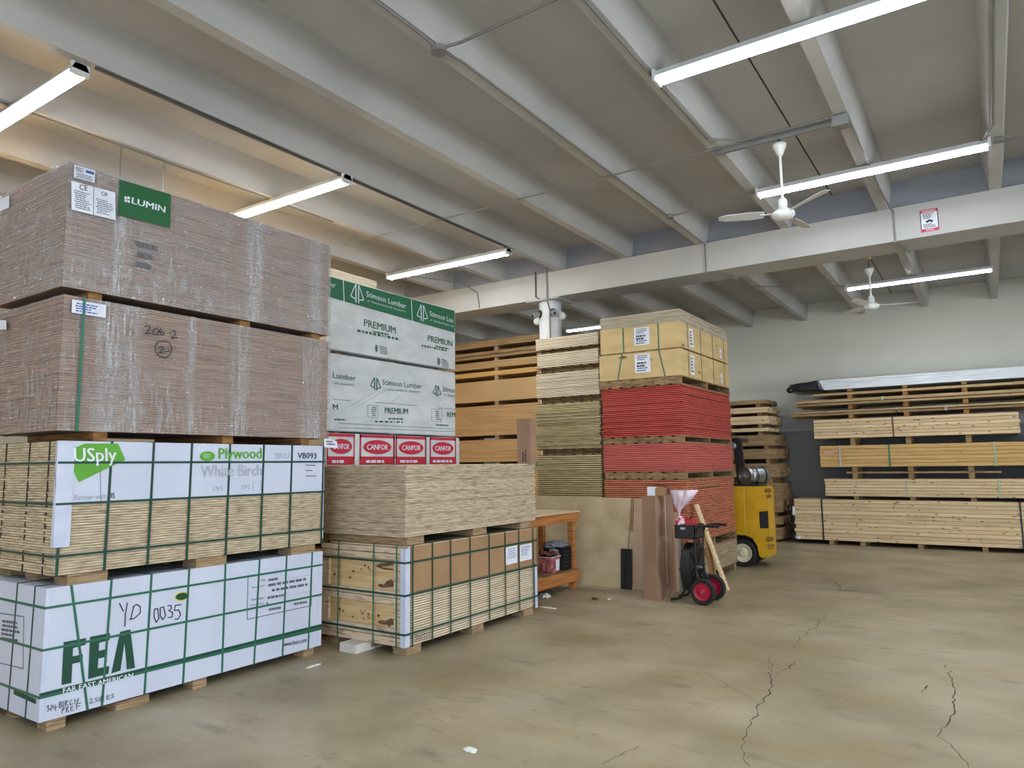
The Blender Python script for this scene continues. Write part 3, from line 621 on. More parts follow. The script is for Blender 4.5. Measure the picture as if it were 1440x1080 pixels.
strokes(cart1, 'handwriting', m_inkgrey2, fF, H([[(82, 825), (100, 820), (90, 840), (108, 850), (85, 865)], [(120, 815), (115, 862)], [(132, 815), (130, 838), (158, 832)], [(148, 815), (150, 860)], [(180, 790), (178, 838)], [(180, 795), (200, 795), (185, 812), (202, 825), (180, 838)], [(212, 785), (210, 830)], [(225, 782), (223, 828)], [(225, 785), (243, 785), (228, 803), (247, 822)], [(278, 775), (258, 790), (260, 815), (283, 805)], [(298, 768), (296, 808)], [(325, 760), (316, 802)], [(298, 790), (322, 780)],
    [(203, 838), (200, 880)], [(203, 838), (220, 840), (205, 858)], [(232, 832), (230, 875)], [(232, 834), (250, 835), (234, 852), (252, 870)], [(285, 822), (265, 826), (268, 862), (290, 855)], [(267, 843), (284, 840)], [(345, 800), (308, 808), (310, 850)], [(310, 828), (335, 822)],
    [(405, 775), (425, 768), (425, 785), (408, 803), (440, 797)], [(470, 760), (450, 768), (468, 785), (448, 795)], [(482, 758), (480, 790)], [(495, 750), (492, 788), (515, 775), (510, 752), (495, 750)], [(560, 742), (540, 745), (540, 775), (562, 770)], [(540, 758), (558, 755)], [(595, 730), (575, 740), (592, 755), (572, 765)]]), .005, OFFX)
fE = ('Y', 2.57)
poly(cart1, 'green_band', m_inkg, fE, [(20, 969), (51, 983), (51, 990), (20, 976)], OFFY)
strokes(cart1, 'label_outline', m_inkgrey2, fE, [[(0, 862), (34, 867), (33, 940), (0, 932)]], .006, OFFY)
micro(cart1, m_inkgrey2, affine(fE, (2, 900), (30, 905), (2, 870), OFFY), 5, 11)
q = MB(); q.box(B[1]-.03, B[1]+.0025, B[2]-.0025, B[2]+.03, B[4]+.003, B[5]-.003); q.build('corner_guard', m_cardedge, t1)

# --- birch pack with white cover card
B = (-7.09, -5.87, 2.60, 5.17, 1.12, 2.128); f2_ = ('X', -5.866)
t2 = thing('strapped_plywood_pack', 'green-strapped birch plywood pack behind a white USply card, on top of the FEA boxed pack', 'plywood pack', (-6.5, 3.88, 1.035))
layered(*B[:4], B[4], B[5], 50, .007, .0025).build('sheets', m_birch, t2, m2=m_seam3)
bearers(t2, B, (2.86, 3.92, 4.95), .085, .30, blk=.22)
q = MB(); zt = B[5]; za = at(240, 705, *f2_).z
q.box(-5.87, -5.862, 2.70, 5.175, at(220, 704, *f2_).z, zt); q.box(-5.95, -5.862, 5.165, 5.185, B[4]+.05, zt); card2 = q.build('cover_card', m_card, t2)
q = MB(); q.hexa([(-5.90, 2.585, 1.33), (-5.855, 2.585, 1.33), (-5.855, 2.70, 1.33), (-5.90, 2.70, 1.33), (-5.90, 2.585, zt), (-5.855, 2.575, zt), (-5.855, 2.70, zt), (-5.90, 2.70, zt)]); q.build('corner_guard', m_cardedge, t2)
for x in (87.5, 153.5, 213, 267, 321, 369, 409, 453.5):
    y = at(x, 700, 'X', -5.862).y; vstrap(t2, (B[0], -5.862, B[2], B[3], B[4], B[5]), y, m_strapd, y-.01, w=.020)
for p in ((250, 650), (250, 701), (250, 765)): hstrap(t2, (B[0], -5.86, B[2]-.012, B[3]+.02, B[4], B[5]), at(*p, 'X', -5.862).z, m_strapd, w=.018)
for x in (5, 38, 66): X = at(x, 700, 'Y', 2.6).x; ystrap(t2, B, X, m_strapk)
fU = ('X', -5.861); zu = lambda x, y: (60+x/6.545, 610+y/6.545); zv = lambda x, y: (260+x/6.545, 600+y/6.545)
poly(card2, 'green_logo', m_lime, fU, [zu(*p) for p in ((203, 168), (385, 90), (692, 90), (758, 238), (330, 446))], OFFX)
text(card2, 'USply', m_paper, fU, zu(285, 298), zu(680, 290), zu(280, 130), OFFX*1.6, .04)
text(card2, 'Partner with', m_inkgrey, fU, zu(290, 612), zu(580, 598), zu(290, 562), OFFX, .0)
text(card2, 'US', m_inkg, fU, zu(600, 594), zu(662, 590), zu(600, 545), OFFX, .03)
strokes(card2, 'card_fold', m_inkgrey2, fU, [[zu(527, 290), zu(535, 680)], [zu(100, 100), zu(125, 700), zu(190, 712)]], .003, OFFX)
be = affine(fU, zv(135, 318), zv(275, 315), zv(135, 228), OFFX); ell(card2, 'oval_mark', m_lime, be, .5, .5, .5, .5, Vector((0, 0, 0)))
micro(card2, m_paper, sub(be, .2, .8, .25, .75, Vector((.002, 0, 0))), 3, 9, fill=.3)
text(card2, 'Plywood', m_lime, fU, zv(308, 330), zv(705, 322), zv(308, 198), OFFX, .045)
text(card2, 'White Birch', m_inkgrey, fU, zv(145, 465), zv(705, 450), zv(145, 355), OFFX, .03)
text(card2, 'UV1', m_inkgrey, fU, zv(265, 592), zv(340, 590), zv(265, 550), OFFX, 0); text(card2, 'UV2', m_inkgrey, fU, zv(520, 577), zv(595, 574), zv(520, 533), OFFX, 0)
strokes(card2, 'check_box', m_inkgrey, fU, [[zv(625, 505), zv(695, 505), zv(695, 585), zv(625, 588), zv(625, 505)]], .003, OFFX)
text(card2, 'SKU', m_inkgrey, fU, zv(832, 295), zv(958, 292), zv(832, 240), OFFX, .0)
text(card2, 'VB093', m_ink, fU, zv(1035, 292), zv(1210, 295), zv(1035, 238), OFFX, .02)
micro(card2, m_inkgrey2, affine(fU, zv(1100, 490), zv(1215, 490), zv(1100, 340), OFFX), 3, 5, fill=.15, wl=(.1, .4))

# --- wrapped packs
def wrapped(B, label, bear, seed, vert, streak, bh=.09):
    t = thing('shrink_wrapped_pack', label, 'plywood pack', ((B[0]+B[1])/2, (B[2]+B[3])/2, B[4]-bh))
    rn = random.Random(seed); layered(*B, 52, .004, .0022, rn).build('sheets', m_brown, t, m2=m_brownseam)
    # the film: a loose crumpled skin a few millimetres off the load
    q = MB(); e = .012; nx, ny, nz = 20, 44, 16
    def P(x, y, z): return Vector((x, y, z))
    def grid(fn, nu, nv):
        V = [[q.b.verts.new(fn(i/nu, j/nv)) for j in range(nv+1)] for i in range(nu+1)]
        for i in range(nu):
            for j in range(nv): q.b.faces.new((V[i][j], V[i+1][j], V[i+1][j+1], V[i][j+1]))
    x0, x1, y0, y1, z0, z1 = B
    from mathutils import noise
    def w(a, b): return e+.014*abs(noise.noise(Vector((a*3.1+seed, b*3.1, seed))))+.006*abs(noise.noise(Vector((a*13+seed, b*13, 0))))
    grid(lambda u, v: P(x1+w(u*3, v), y0-.01+(y1-y0+.02)*u, z0+(z1-z0)*v), ny*2, nz*2)
    grid(lambda u, v: P(x0-.02+(x1-x0+.04)*u, y0-w(u*2+9, v), z0+(z1-z0)*v), nx*2, nz*2)
    grid(lambda u, v: P(x0-.02+(x1-x0+.04)*u, y1+w(u*2+5, v), z0+(z1-z0)*v), nx, nz)
    grid(lambda u, v: P(x0-w(u*3+3, v), y0-.01+(y1-y0+.02)*u, z0+(z1-z0)*v), nx, nz)
    o = t['_o']; film_m = film('stretch_film_'+str(seed), streak, .34, [(c-o[1], ww) for c, ww in vert], .16 if seed == 5 else .30)
    q.build('stretch_film', film_m, t, smooth=True)
    bearers(t, B, bear, bh, .11, m_amber, inset=.03)
    return t
B3 = (-7.07, -5.86, 2.56, 5.21, 2.14, 3.30)
zt3 = at(97, 418, 'X', -5.86).z
B3 = (-7.07, -5.86, 2.56, 5.21, 2.205, 3.255)
t3 = wrapped(B3, 'stretch-wrapped brown panel pack marked 206-2 in pen, under the LUMIN pack', (2.90, 4.05, 4.95), 5, [(2.95, .16), (3.12, .06), (4.12, .13), (4.98, .16), (3.62, .05)], (30, 30, 5), bh=.075)
B4 = (-7.07, -5.86, 2.54, 5.20, 3.315, 4.32)
t4 = wrapped(B4, 'stretch-wrapped brown panel pack with green LUMIN label, topmost of the near left stack', (2.80, 4.2, 5.06), 11, [(2.95, .07), (4.25, .12), (5.0, .10)], (16, 16, 10), bh=.058)
fW = ('X', -5.832)
za_ = lambda x, y: (80+x/8, 220+y/8)
LB = {}
def label4(name, m, a, b, c, off=OFFX, par=t4): bs = affine(fW, a, b, c, off); LB['o'] = panel(par, name, m, bs); return bs
OFFW = Vector((.006, 0, 0)); L1 = Vector((.0015, 0, 0))
g = label4('green_label', m_green, za_(688, 660), za_(1270, 805), za_(700, 262), OFFW)
lo = LB['o']
text(lo, 'LUMIN', m_paper, fW, za_(833, 530), za_(1212, 636), za_(840, 460), OFFW*1.5, .035)
for (u, v) in ((.10, .42), (.155, .42), (.10, .50), (.155, .52)):
    panel(lo, 'logo_mark', m_paper, sub(g, u, u+.045, v, v+.07, L1))
s1 = label4('paper_label', m_paper, za_(185, 235), za_(420, 302), za_(192, 92), OFFW); lo = LB['o']
panel(lo, 'label_print', m_blue, sub(s1, .55, .95, .62, .85, L1)); micro(lo, m_ink, sub(s1, .05, .5, .5, .9, L1), 4, 1); micro(lo, m_inkgrey2, sub(s1, .05, .95, .05, .45, L1), 4, 2)
s2 = label4('paper_label', m_paper, za_(160, 600), za_(655, 718), za_(158, 275), OFFW); lo = LB['o']
text(lo, 'CE', m_ink, fW, za_(248, 375), za_(340, 392), za_(248, 312), OFFW*1.5, .02)
text(lo, 'C24', m_ink, fW, za_(495, 440), za_(560, 452), za_(495, 395), OFFW*1.5, .02)
micro(lo, m_ink, sub(s2, .04, .48, .08, .72, L1), 9, 3, fill=.4); micro(lo, m_ink, sub(s2, .53, .97, .08, .62, L1), 8, 4, fill=.4)
strokes(lo, 'label_rule', m_inkgrey2, fW, [[za_(410, 335), za_(405, 655)]], .003, OFFW*1.5)
s3 = affine(fW, (190, 378), (222, 386), (190, 335), OFFW*.3); micro(t4, m_inkgrey2, s3, 3, 8, fill=.5)
fWe = ('Y', 2.522); s4 = affine(fWe, (0, 298), (14, 292), (0, 281), Vector((0, -.006, 0))); panel(t4, 'paper_label', m_paper, s4)
s5 = affine(fW, (100, 439.5), (148, 447), (101, 421), OFFW); lo = panel(t3, 'paper_label', m_paper, s5); micro(lo, m_blue, sub(s5, .05, .8, .1, .85, L1), 4, 6)
s6 = affine(fWe, (0, 463), (10, 464), (0, 450), Vector((0, -.006, 0))); panel(t3, 'paper_label', m_paper, s6)
vstrap(t3, (B3[0]-.02, B3[1]+.03, 0, 0, B3[4], B3[5]), at(118, 430, 'X', -5.83).y, m_strap, at(108, 606, 'X', -5.83).y, w=.022)
ln = lambda L: [[(x/3, 200+y/3) for x, y in l] for l in L]
strokes(t3, 'handwriting', m_ink, fW, ln([[(608, 778), (625, 775), (632, 785), (612, 808), (635, 806)], [(655, 785), (643, 795), (645, 810), (662, 812), (670, 795), (655, 785)], [(680, 782), (672, 800), (680, 815), (692, 808), (685, 798), (674, 804)], [(708, 806), (720, 806)], [(722, 800), (735, 795), (740, 808), (722, 828), (750, 824)],
    [(690, 838), (712, 845), (724, 868), (718, 895), (698, 910), (672, 905), (655, 885), (652, 862), (665, 843), (690, 838)], [(668, 868), (682, 862), (690, 872), (668, 890), (700, 884), (712, 880)]]), .008, OFFW)

# ================================================================== STACK 2: crate, loose sheets
XS = -5.03
B = (-6.27, XS, 5.55, 8.04, .09, 1.09)
t5 = thing('plywood_crate', 'green-strapped plywood pack with knotty pine end and brown cardboard side, on the floor', 'plywood pack', (-5.6, 6.8, 0))
layered(-6.2, XS-.012, 5.60, 8.02, B[4], B[5], 40, .003, .004).build('sheets', m_cream, t5, m2=m_seam2)
zk = at(650, 815, 'X', XS).z; zk = .60
q = MB(); q.box(XS-.012, XS, 5.62, 8.04, .62, B[5]-.01); q.build('cardboard_cover', m_kraft, t5)
q = MB(); q.box(-6.26, XS-.01, 5.57, 5.60, B[4]+.02, B[5]-.03); q_end = q.build('end_panel', m_pine, t5)
m_stain = mat('scorched_knot', (92, 66, 50), (126, 96, 72), ns=14, rough=.8)
endp = bpy.data.objects[q_end.name]
z5b = lambda x, y: (440+x/3.6, 640+y/3.6)
for pts in (((318, 562), (340, 548), (400, 545), (458, 548), (458, 556), (400, 558), (345, 566), (400, 575), (458, 578), (452, 586), (360, 580)), ((328, 660), (340, 650), (360, 655), (372, 640), (395, 628), (412, 640), (430, 650), (458, 652), (458, 668), (400, 668), (350, 672)), ((325, 845), (345, 835), (372, 838), (395, 825), (412, 832), (440, 820), (458, 822), (458, 862), (410, 860), (350, 858)), ((275, 565), (285, 560), (292, 590)), ((240, 570), (250, 576), (244, 584)), ((145, 785), (160, 782), (158, 795)), ((195, 815), (208, 812), (205, 826))):
    poly(endp, 'knot_stain', m_stain, ('Y', 5.57), [z5b(*p) for p in pts], OFFY*.5)
for (a, b) in ((.09, .26), (.50, .63), (.95, 1.07)):
    q = MB(); q.cbox(-6.27, XS-.05, 5.535, 5.575, a, (a+b)/2-.004, .003); q.cbox(-6.27, XS-.05, 5.53, 5.575, (a+b)/2+.004, b, .003); q.build('rail', m_rail, t5)
for (xa, xb) in ((XS-.16, XS-.06), (-6.26, -6.16)):
    q = MB(); q.cbox(xa, xb, 5.54, 5.575, .26, .50, .003); q.cbox(xa, xb, 5.54, 5.575, .63, .95, .003); q.build('post', m_rail, t5)
q = MB(); q.box(XS-.055, XS+.004, 5.525, 5.54, B[4], B[5]-.02); q.box(XS, XS+.006, 5.525, 5.60, B[4], B[5]-.02); q.build('corner_guard', m_cardedge, t5); q = MB(); q.box(XS, XS+.006, 8.0, 8.055, B[4]-.02, .6); q.build('corner_guard', m_cardedge, t5)
bearers(t5, B, (5.70, 6.80, 7.88), .09, .22, inset=.02, blk=.20)
Bs = (B[0], XS+.006, 5.525, 8.05, B[4], B[5])
for x in (579.7, 607.5, 633, 660.5, 687.5, 710, 729.5, 749.5): vstrap(t5, Bs, at(x, 800, 'X', XS).y, m_strapd, w=.018)
for p in ((660, 776), (660, 817), (660, 866)): hstrap(t5, Bs, at(*p, 'X', XS).z, m_strapd, w=.02)
for x in (476, 525.5, 558): ystrap(t5, Bs, at(x, 840, 'Y', 5.53).x, m_strap)
fC = ('X', XS+.002)
for i, (a, b, c) in enumerate((((711, 795), (727, 791), (711, 770)), ((730.5, 790), (747.5, 786), (730.5, 767)))):
    s = affine(fC, a, b, c, OFFX); lo = panel(t5, 'paper_label', m_paper, s); micro(lo, m_blue, sub(s, .08, .95, .3, .9, L1), 5, 20+i, fill=.35)
strokes(t5, 'handwriting', m_inkgrey2, fC, [[(583, 893), (586, 893), (584, 896), (587, 899), (583, 902)], [(588, 891), (588, 901)], [(590, 892), (591, 900), (594, 891)], [(596, 890), (596, 899)], [(598, 890), (601, 893), (598, 897)], [(603, 888), (604, 897)]], .006, OFFX)
strokes(t5, 'handwriting', m_ink, ('Y', 5.57), [[(507, 858), (510, 864), (514, 858)], [(516, 862), (520, 862), (517, 868), (521, 870)], [(510, 868), (513, 872)]], .006, OFFY)
q = MB(); P0 = at(456, 922, 'Z', 0); P1_ = at(500, 920, 'Z', 0); P2 = at(500, 909, 'Y', P1_.y)
q.box(P0.x, P1_.x, P1_.y, P1_.y+.38, 0, .088); tag(q.build('wood_offcut', plain('white_timber', (206, 202, 194), .8), None, (P0.x, P1_.y, 0)), 'short white-faced board lying on the floor at the foot of the knotty crate', 'board')

# loose sheets on the crate, on three bearers
for y, l in ((5.72, 'nearest'), (6.85, 'middle'), (7.85, 'farthest')):
    q = MB(); [q.cbox(-6.22, XS-.02-random.uniform(0, .01), y-.13, y+.13, 1.095+i*.017, 1.095+(i+1)*.017, .002) for i in range(5)]
    tag(q.build('bearer', m_bearer, None, (-5.6, y, 1.095)), l+' of the three wooden bearers between the strapped crate and the loose plywood sheets', 'bearer', 'bearers on the strapped crate')
pile(-6.25, XS, 5.53, 8.04, 1.18, 1.92, 42, m_birch_s, 'bare plywood sheet in the loose pile on top of the knotty-ended crate', 'loose plywood sheets on the crate', jit=.009, c=.0035, m2=m_seam3)
# tall carton standing on the loose sheets
cb = at(748, 652, 'Z', 1.92)
P = at(724, 652, 'Y', 7.86); Q = at(746.5, 652, 'Y', 7.86); T = at(724, 590, 'Y', 7.86)
tc_ = thing('tall_carton', 'narrow upright brown carton standing on the loose plywood pile beside the column', 'carton', (Q.x-.1, 7.9, 1.92))
q = MB(); q.box(Q.x-.21, Q.x, 7.86, 7.99, 1.92, T.z); q.build('box_body', m_kraft2, tc_)
q = MB(); q.box(Q.x-.21, Q.x, 7.86, 7.99, T.z, T.z+.004); q.build('box_flaps', m_kraft, tc_)
bs = affine(('Y', 7.86), (734, 650), (741, 650), (734, 628), OFFY)
micro(tc_, m_ink, (bs[0], bs[2], bs[1]), 2, 3, fill=.5)

# ================================================================== STACK 3 (behind stack 2): wrapped lumber packs
XB = -6.36
for (z0, z1, lb) in ((.09, .98, 'plain lumber pack on the floor behind the strapped crate'), (1.06, 1.86, 'plain lumber pack hidden behind the loose plywood pile')):
    t = thing('lumber_pack', lb, 'lumber pack', (-6.95, 6.8, z0)); layered(-7.55, XB-.02, 5.6, 8.03, z0, z1, 10, .003, .004).build('boards', m_lumber, t)
    bearers(t, (-7.55, XB-.02, 5.6, 8.03, z0, z1), (5.9, 6.8, 7.7), .09 if z0 < .5 else .08, .09, m_pallet)
WR = {}
def wrap_pack(B, label, m, bh=.03):
    t = thing('wrapped_lumber_pack', label, 'lumber pack', ((B[0]+B[1])/2, (B[2]+B[3])/2, B[4]-bh))
    q = MB(); x0, x1, y0, y1, z0, z1 = B; q.cbox(*B, .012); ob = q.build('wrap', m, t); WR[id(t)] = ob; WR[t.name] = ob
    bearers(t, B, (y0+.25, (y0+y1)/2, y1-.25), bh, .09, m_pallet, inset=.06)
    return t
XC = -6.33
t6 = wrap_pack((-7.5, XC, 5.62, 8.09, 1.89, 2.30), 'white-wrapped lumber pack printed with red CANFOR ovals, above the loose plywood pile', m_whitewrap)
fR = ('X', XC); zr = lambda x, y: (460+x/6.353, 490+y/6.353)
def canfor(xa, xb, yo=0):
    a_ = at(*zr(xa, 890), *fR); b_ = at(*zr(xb, 890), *fR); bs = (Vector((XC, max(a_.y, 5.63), 1.93))+OFFX, Vector((0, b_.y-max(a_.y, 5.63), 0)), Vector((0, 0, .365)))
    for (u0, u1, v0, v1) in ((0, 1, .0, .27), (0, 1, .9, 1), (0, .045, .2, 1), (.955, 1, .2, 1)): panel(WR[t6.name], 'red_frame', m_crimson, sub(bs, u0, u1, v0, v1))
    ell(WR[t6.name], 'red_oval', m_crimson, bs, .5, .59, .40, .24, L1*.0)
    A_, U_, V_ = sub(bs, .2, .8, .50, .68, L1); text(WR[t6.name], 'CANFOR', m_paper, None, None, None, None, None, .03, basis=(A_, U_, V_))
    micro(WR[t6.name], m_paper, sub(bs, .08, .94, .07, .17, L1), 1, int(xa), fill=.9)
canfor(-15, 245); canfor(288, 602); canfor(610, 885); canfor(915, 1150)
for x in (600, 882): vstrap(t6, (-7.5, XC, 0, 0, 1.89, 2.30), at(*zr(x, 900), *fR).y, m_strapk, w=.012)
tg = thing('paper_tag', 'torn paper tag with small print sticking out between the wrapped pack and the CANFOR pack', 'tag', tuple(at(459, 628, 'X', -5.85)))
sx = affine(('X', -5.83), (456, 629), (474.5, 630), (456, 617), Vector((0, 0, 0)))
q = MB(); A_, U_, V_ = sx; q.prism([A_, A_+U_, A_+U_*.95+V_*.8, A_+U_*.3+V_*1.05, A_+V_], (-.002, 0, 0)); q.build('paper', m_paper, tg); micro(tg, m_ink, sub(sx, .1, .9, .25, .85, L1), 2, 4)
t7 = wrap_pack((-7.55, -6.37, 5.62, 8.05, 2.325, 3.245), 'lower of two white-wrapped lumber packs, green tree logo and PREMIUM on its creased wrap', m_whitewrap, .025)
t8 = wrap_pack((-7.55, -6.37, 5.62, 8.05, 3.285, 4.165), 'upper white-wrapped lumber pack with green band and tree logo across its top', m_whitewrap, .04)
fS = ('X', -6.37); zs_ = lambda x, y: (460+x/7.579, 380+y/7.579)
poly(WR[t8.name], 'green_band', m_stgreen, fS, [(430, 379.8), (639, 437.2), (639, 468), (430, 409.5)], OFFX)
def tree(par, m, a, b, c, off=OFFX*1.5):
    A_, U_, V_ = affine(fS, a, b, c, off); q = MB()
    def L_(p0, p1, w=.012): q.bar(A_+U_*p0[0]+V_*p0[1], A_+U_*p1[0]+V_*p1[1], w, .001, (1, 0, 0))
    for s in (0, 1):
        f = (lambda u: u) if s == 0 else (lambda u: 1-u)
        L_((f(.40), .02), (f(.40), .98), .016); L_((f(.38), .98), (f(.02), .28)); L_((f(.02), .28), (f(.34), .2))
    q.build('tree_logo', m, par)
def stim(par, dx, dy, m, s=1, full=True):
    z = lambda x, y: (zs_(x, y)[0]+dx, zs_(x, y)[1]+dy)
    tree(par, m, z(245, 330), z(390, 375), z(245, 125))
    text(par, 'Stimson Lumber', m, fS, z(415, 280), z(838, 412), z(415, 222), OFFX*1.5, .01)
    text(par, 'A TRADITION OF QUALITY', m, fS, z(425, 338), z(835, 455), z(425, 318), OFFX*1.5, .0)
stim(WR[t8.name], 0, 0, m_paper)
zq = lambda x, y: zs_(x, y)
tree(WR[t8.name], m_paper, zq(952, 530), zq(1070, 565), zq(952, 350))
text(WR[t8.name], 'Stimson Lun', m_paper, fS, zq(1090, 485), zq(1340, 562), zq(1090, 432), OFFX*1.5, .01); text(WR[t8.name], 'A TRADITION OF', m_paper, fS, zq(1095, 538), zq(1345, 610), zq(1095, 520), OFFX*1.5, 0)
text(WR[t8.name], 'er', m_paper, fS, zq(38, 178), zq(90, 190), zq(38, 140), OFFX*1.5, .01)
[strokes(WR[t8.name], 'band_line', m_paper, fS, [l_], .012, OFFX*1.5) for l_ in ([zq(168, 96), zq(178, 345)], [zq(895, 316), zq(905, 545)])]
text(WR[t8.name], 'PREMIUM', m_inkg2, fS, zq(390, 595), zq(730, 680), zq(390, 518), OFFX, .035)
text(WR[t8.name], 'PREMIUN', m_inkg2, fS, zq(1070, 755), zq(1332, 815), zq(1070, 690), OFFX, .035)
micro(WR[t8.name], m_inkg2, affine(fS, zq(300, 650), zq(810, 755), zq(300, 620), OFFX), 1, 1, fill=.9, wl=(.02, .08)); micro(WR[t8.name], m_inkg2, affine(fS, zq(465, 655), zq(660, 695), zq(465, 635), OFFX), 1, 2, fill=.9)
micro(WR[t8.name], m_inkg2, affine(fS, zq(990, 808), zq(1345, 880), zq(990, 785), OFFX), 1, 3, fill=.9, wl=(.02, .08)); micro(WR[t8.name], m_inkg2, affine(fS, zq(1130, 812), zq(1300, 845), zq(1130, 795), OFFX), 1, 2, fill=.9)
for (x, y) in ((505, 780), (1170, 920)):
    b_ = affine(fS, zq(x, y+100), zq(x+140, y+130), zq(x, y), OFFX); micro(WR[t8.name], m_inkgrey2, sub(b_, .3, 1, 0, .9), 4, x, fill=.5); ell(WR[t8.name], 'mill_stamp', m_inkgrey2, b_, .12, .5, .1, .4, L1)
zw = zr
m6 = m_inkg2
tree(WR[t7.name], m6, zw(382, 365), zw(480, 385), zw(382, 250))
text(WR[t7.name], 'Stimson Lumber', m6, fS, zw(492, 325), zw(845, 362), zw(492, 275), OFFX*1.5, .01); text(WR[t7.name], 'A TRADITION OF QUALITY', m6, fS, zw(497, 375), zw(835, 402), zw(497, 355), OFFX*1.5, 0)
tree(WR[t7.name], m6, zw(940, 420), zw(1018, 440), zw(940, 318)); text(WR[t7.name], 'Stimso', m6, fS, zw(1030, 385), zw(1140, 400), zw(1030, 335), OFFX*1.5, .01); text(WR[t7.name], 'A TRADI', m6, fS, zw(1040, 425), zw(1140, 436), zw(1040, 405), OFFX*1.5, 0)
text(WR[t7.name], 'Lumber', m6, fS, zw(50, 262), zw(255, 292), zw(50, 210), OFFX*1.5, .01); text(WR[t7.name], 'OF QUALITY', m6, fS, zw(55, 322), zw(245, 342), zw(55, 300), OFFX*1.5, 0)
text(WR[t7.name], 'M', m6, fS, zw(50, 545), zw(95, 548), zw(50, 498), OFFX*1.5, .035); text(WR[t7.name], 'PREMIUM', m6, fS, zw(513, 580), zw(720, 588), zw(513, 528), OFFX*1.5, .035); text(WR[t7.name], 'REM', m6, fS, zw(1068, 612), zw(1142, 614), zw(1068, 568), OFFX*1.5, .035)
strokes(WR[t7.name], 'print_rule', m6, fS, [[zw(50, 453), zw(205, 467)], [zw(427, 480), zw(800, 512)], [zw(985, 530), zw(1138, 543)], [zw(100, 668), zw(1138, 720)], [zw(100, 708), zw(1138, 742)]], .005, OFFX)
for (a, b, y) in ((390, 825, 650), (50, 215, 630), (960, 1140, 680)): micro(WR[t7.name], m6, affine(fS, zw(a, y+8), zw(b, y+16), zw(a, y-8), OFFX), 1, a, fill=.95, wl=(.02, .08))
micro(WR[t7.name], m6, affine(fS, zw(530, 632), zw(695, 636), zw(530, 618), OFFX), 1, 5, fill=.9)
for (x, y) in ((362, 505), (932, 540)):
    b_ = affine(fS, zw(x, y+110), zw(x+90, y+115), zw(x, y), OFFX); strokes(WR[t7.name], 'stamp_outline', m_inkgrey2, fS, [[zw(x, y), zw(x+90, y+5), zw(x+88, y+115), zw(x, y+108), zw(x, y)]], .004, OFFX); micro(WR[t7.name], m_inkgrey2, sub(b_, .35, .95, .1, .9), 5, x, fill=.5)
# creases in the lower wrap: real folds standing off it
q = MB()
for (a, b) in (((110, 600), (860, 190)), ((250, 520), (700, 180)), ((470, 560), (960, 200)), ((120, 560), (420, 390)), ((820, 640), (1010, 240)), ((560, 420), (880, 215))):
    A_ = at(*zw(*a), *fS); B_ = at(*zw(*b), *fS); n = 6
    q.tube([A_.lerp(B_, i/n)+Vector((-.003, 0, random.uniform(-.006, .006))) for i in range(n+1)], [.002, .006, .009, .010, .009, .006, .002], 6)
q.build('wrap_crease', m_whitewrap, WR[t7.name], smooth=True)
# small cream pack on top, set back
tp = at(530, 409, 'X', -6.75)
t9 = thing('lumber_pack', 'thin cream board pack lying on top of the upper white-wrapped pack', 'lumber pack', (-7.3, 6.2, 4.165)); layered(-7.6, -6.75, 5.65, tp.y, 4.165, 4.40, 7, .006, .004).build('boards', m_cream, t9)

# ================================================================== MDF STACK (left of the column, behind)
YM = 12.2; xa, xb = -9.95, -7.35; YD = 13.42
bot = thing('board_pack', 'brown board pack at the foot of the pile left of the column', 'board pack', (-8.6, YM, 0)); layered(xa, xb, YM, YD, .1, 1.86, 40, .003, .003).build('sheets', m_mdf, bot); bearers(bot, (xa, xb, YM+.05, YD, .1, 1.86), (YM+.1, YD-.1), .1, .1, m_pallet)
def mdf_spacers(z0, z1, lab):
    for x, l in ((xa+.15, 'left'), (-8.56, 'middle'), (xb-.15, 'right')):
        q = MB(); q.cbox(x-.05, x+.05, YM+.02, YD-.02, z0, z1, .003); tag(q.build('spacer_block', m_bearer, None, (x, YM+.6, z0)), l+' wooden spacer '+lab, 'spacer', 'spacers in the brown board pile')
mdf_spacers(1.86, 1.98, 'under the lowest visible brown boards')
pile(xa, xb, YM, YD, 1.98, 2.44, 14, m_mdf, 'brown fibreboard sheet in the lowest visible pile behind the tall upright carton', 'fibreboard sheets, lowest pile', 'fibreboard_sheet', 'fibreboard sheet', .005, .003)
mdf_spacers(2.44, 2.53, 'above the lowest visible brown boards')
pile(xa, xb, YM, YD, 2.53, 3.16, 19, m_mdf, 'brown fibreboard sheet in the second pile up, under the smooth kraft-covered pack', 'fibreboard sheets, second pile', 'fibreboard_sheet', 'fibreboard sheet', .005, .003)
mdf_spacers(3.16, 3.25, 'under the smooth kraft-covered pack')
t = thing('board_pack', 'smooth kraft-covered board pack in the middle of the brown pile left of the column', 'board pack', (-8.6, YM, 3.25)); bx('cover', m_mdfw, t, xa, xb, YM, YD, 3.25, 3.69)
mdf_spacers(3.69, 3.79, 'on top of the smooth kraft-covered pack')
def few(z0, z1, n, lab, m=m_mdf, x0=xa, x1=xb, jit=.006):
    pile(x0, x1, YM, YD, z0, z1, n, m, lab, lab, 'fibreboard_sheet', 'fibreboard sheet', jit, .004)
few(3.79, 3.89, 3, 'thin orange-brown board in the three-board layer over the kraft-covered pack', m_gold)
mdf_spacers(3.89, 3.96, 'over the three-board orange layer')
few(3.96, 4.11, 4, 'brown board in the four-board layer third from the top left of the column')
mdf_spacers(4.11, 4.18, 'over the four-board layer left of the column')
few(4.18, 4.33, 4, 'weathered olive board in the rough layer second from the top left of the column', m_oldboard, jit=.03)
mdf_spacers(4.33, 4.42, 'under the topmost rough layer left of the column')
few(4.42, 4.56, 3, 'weathered board in the topmost layer left of the column', m_oldboard, xa+.1, xb+.1, .03)

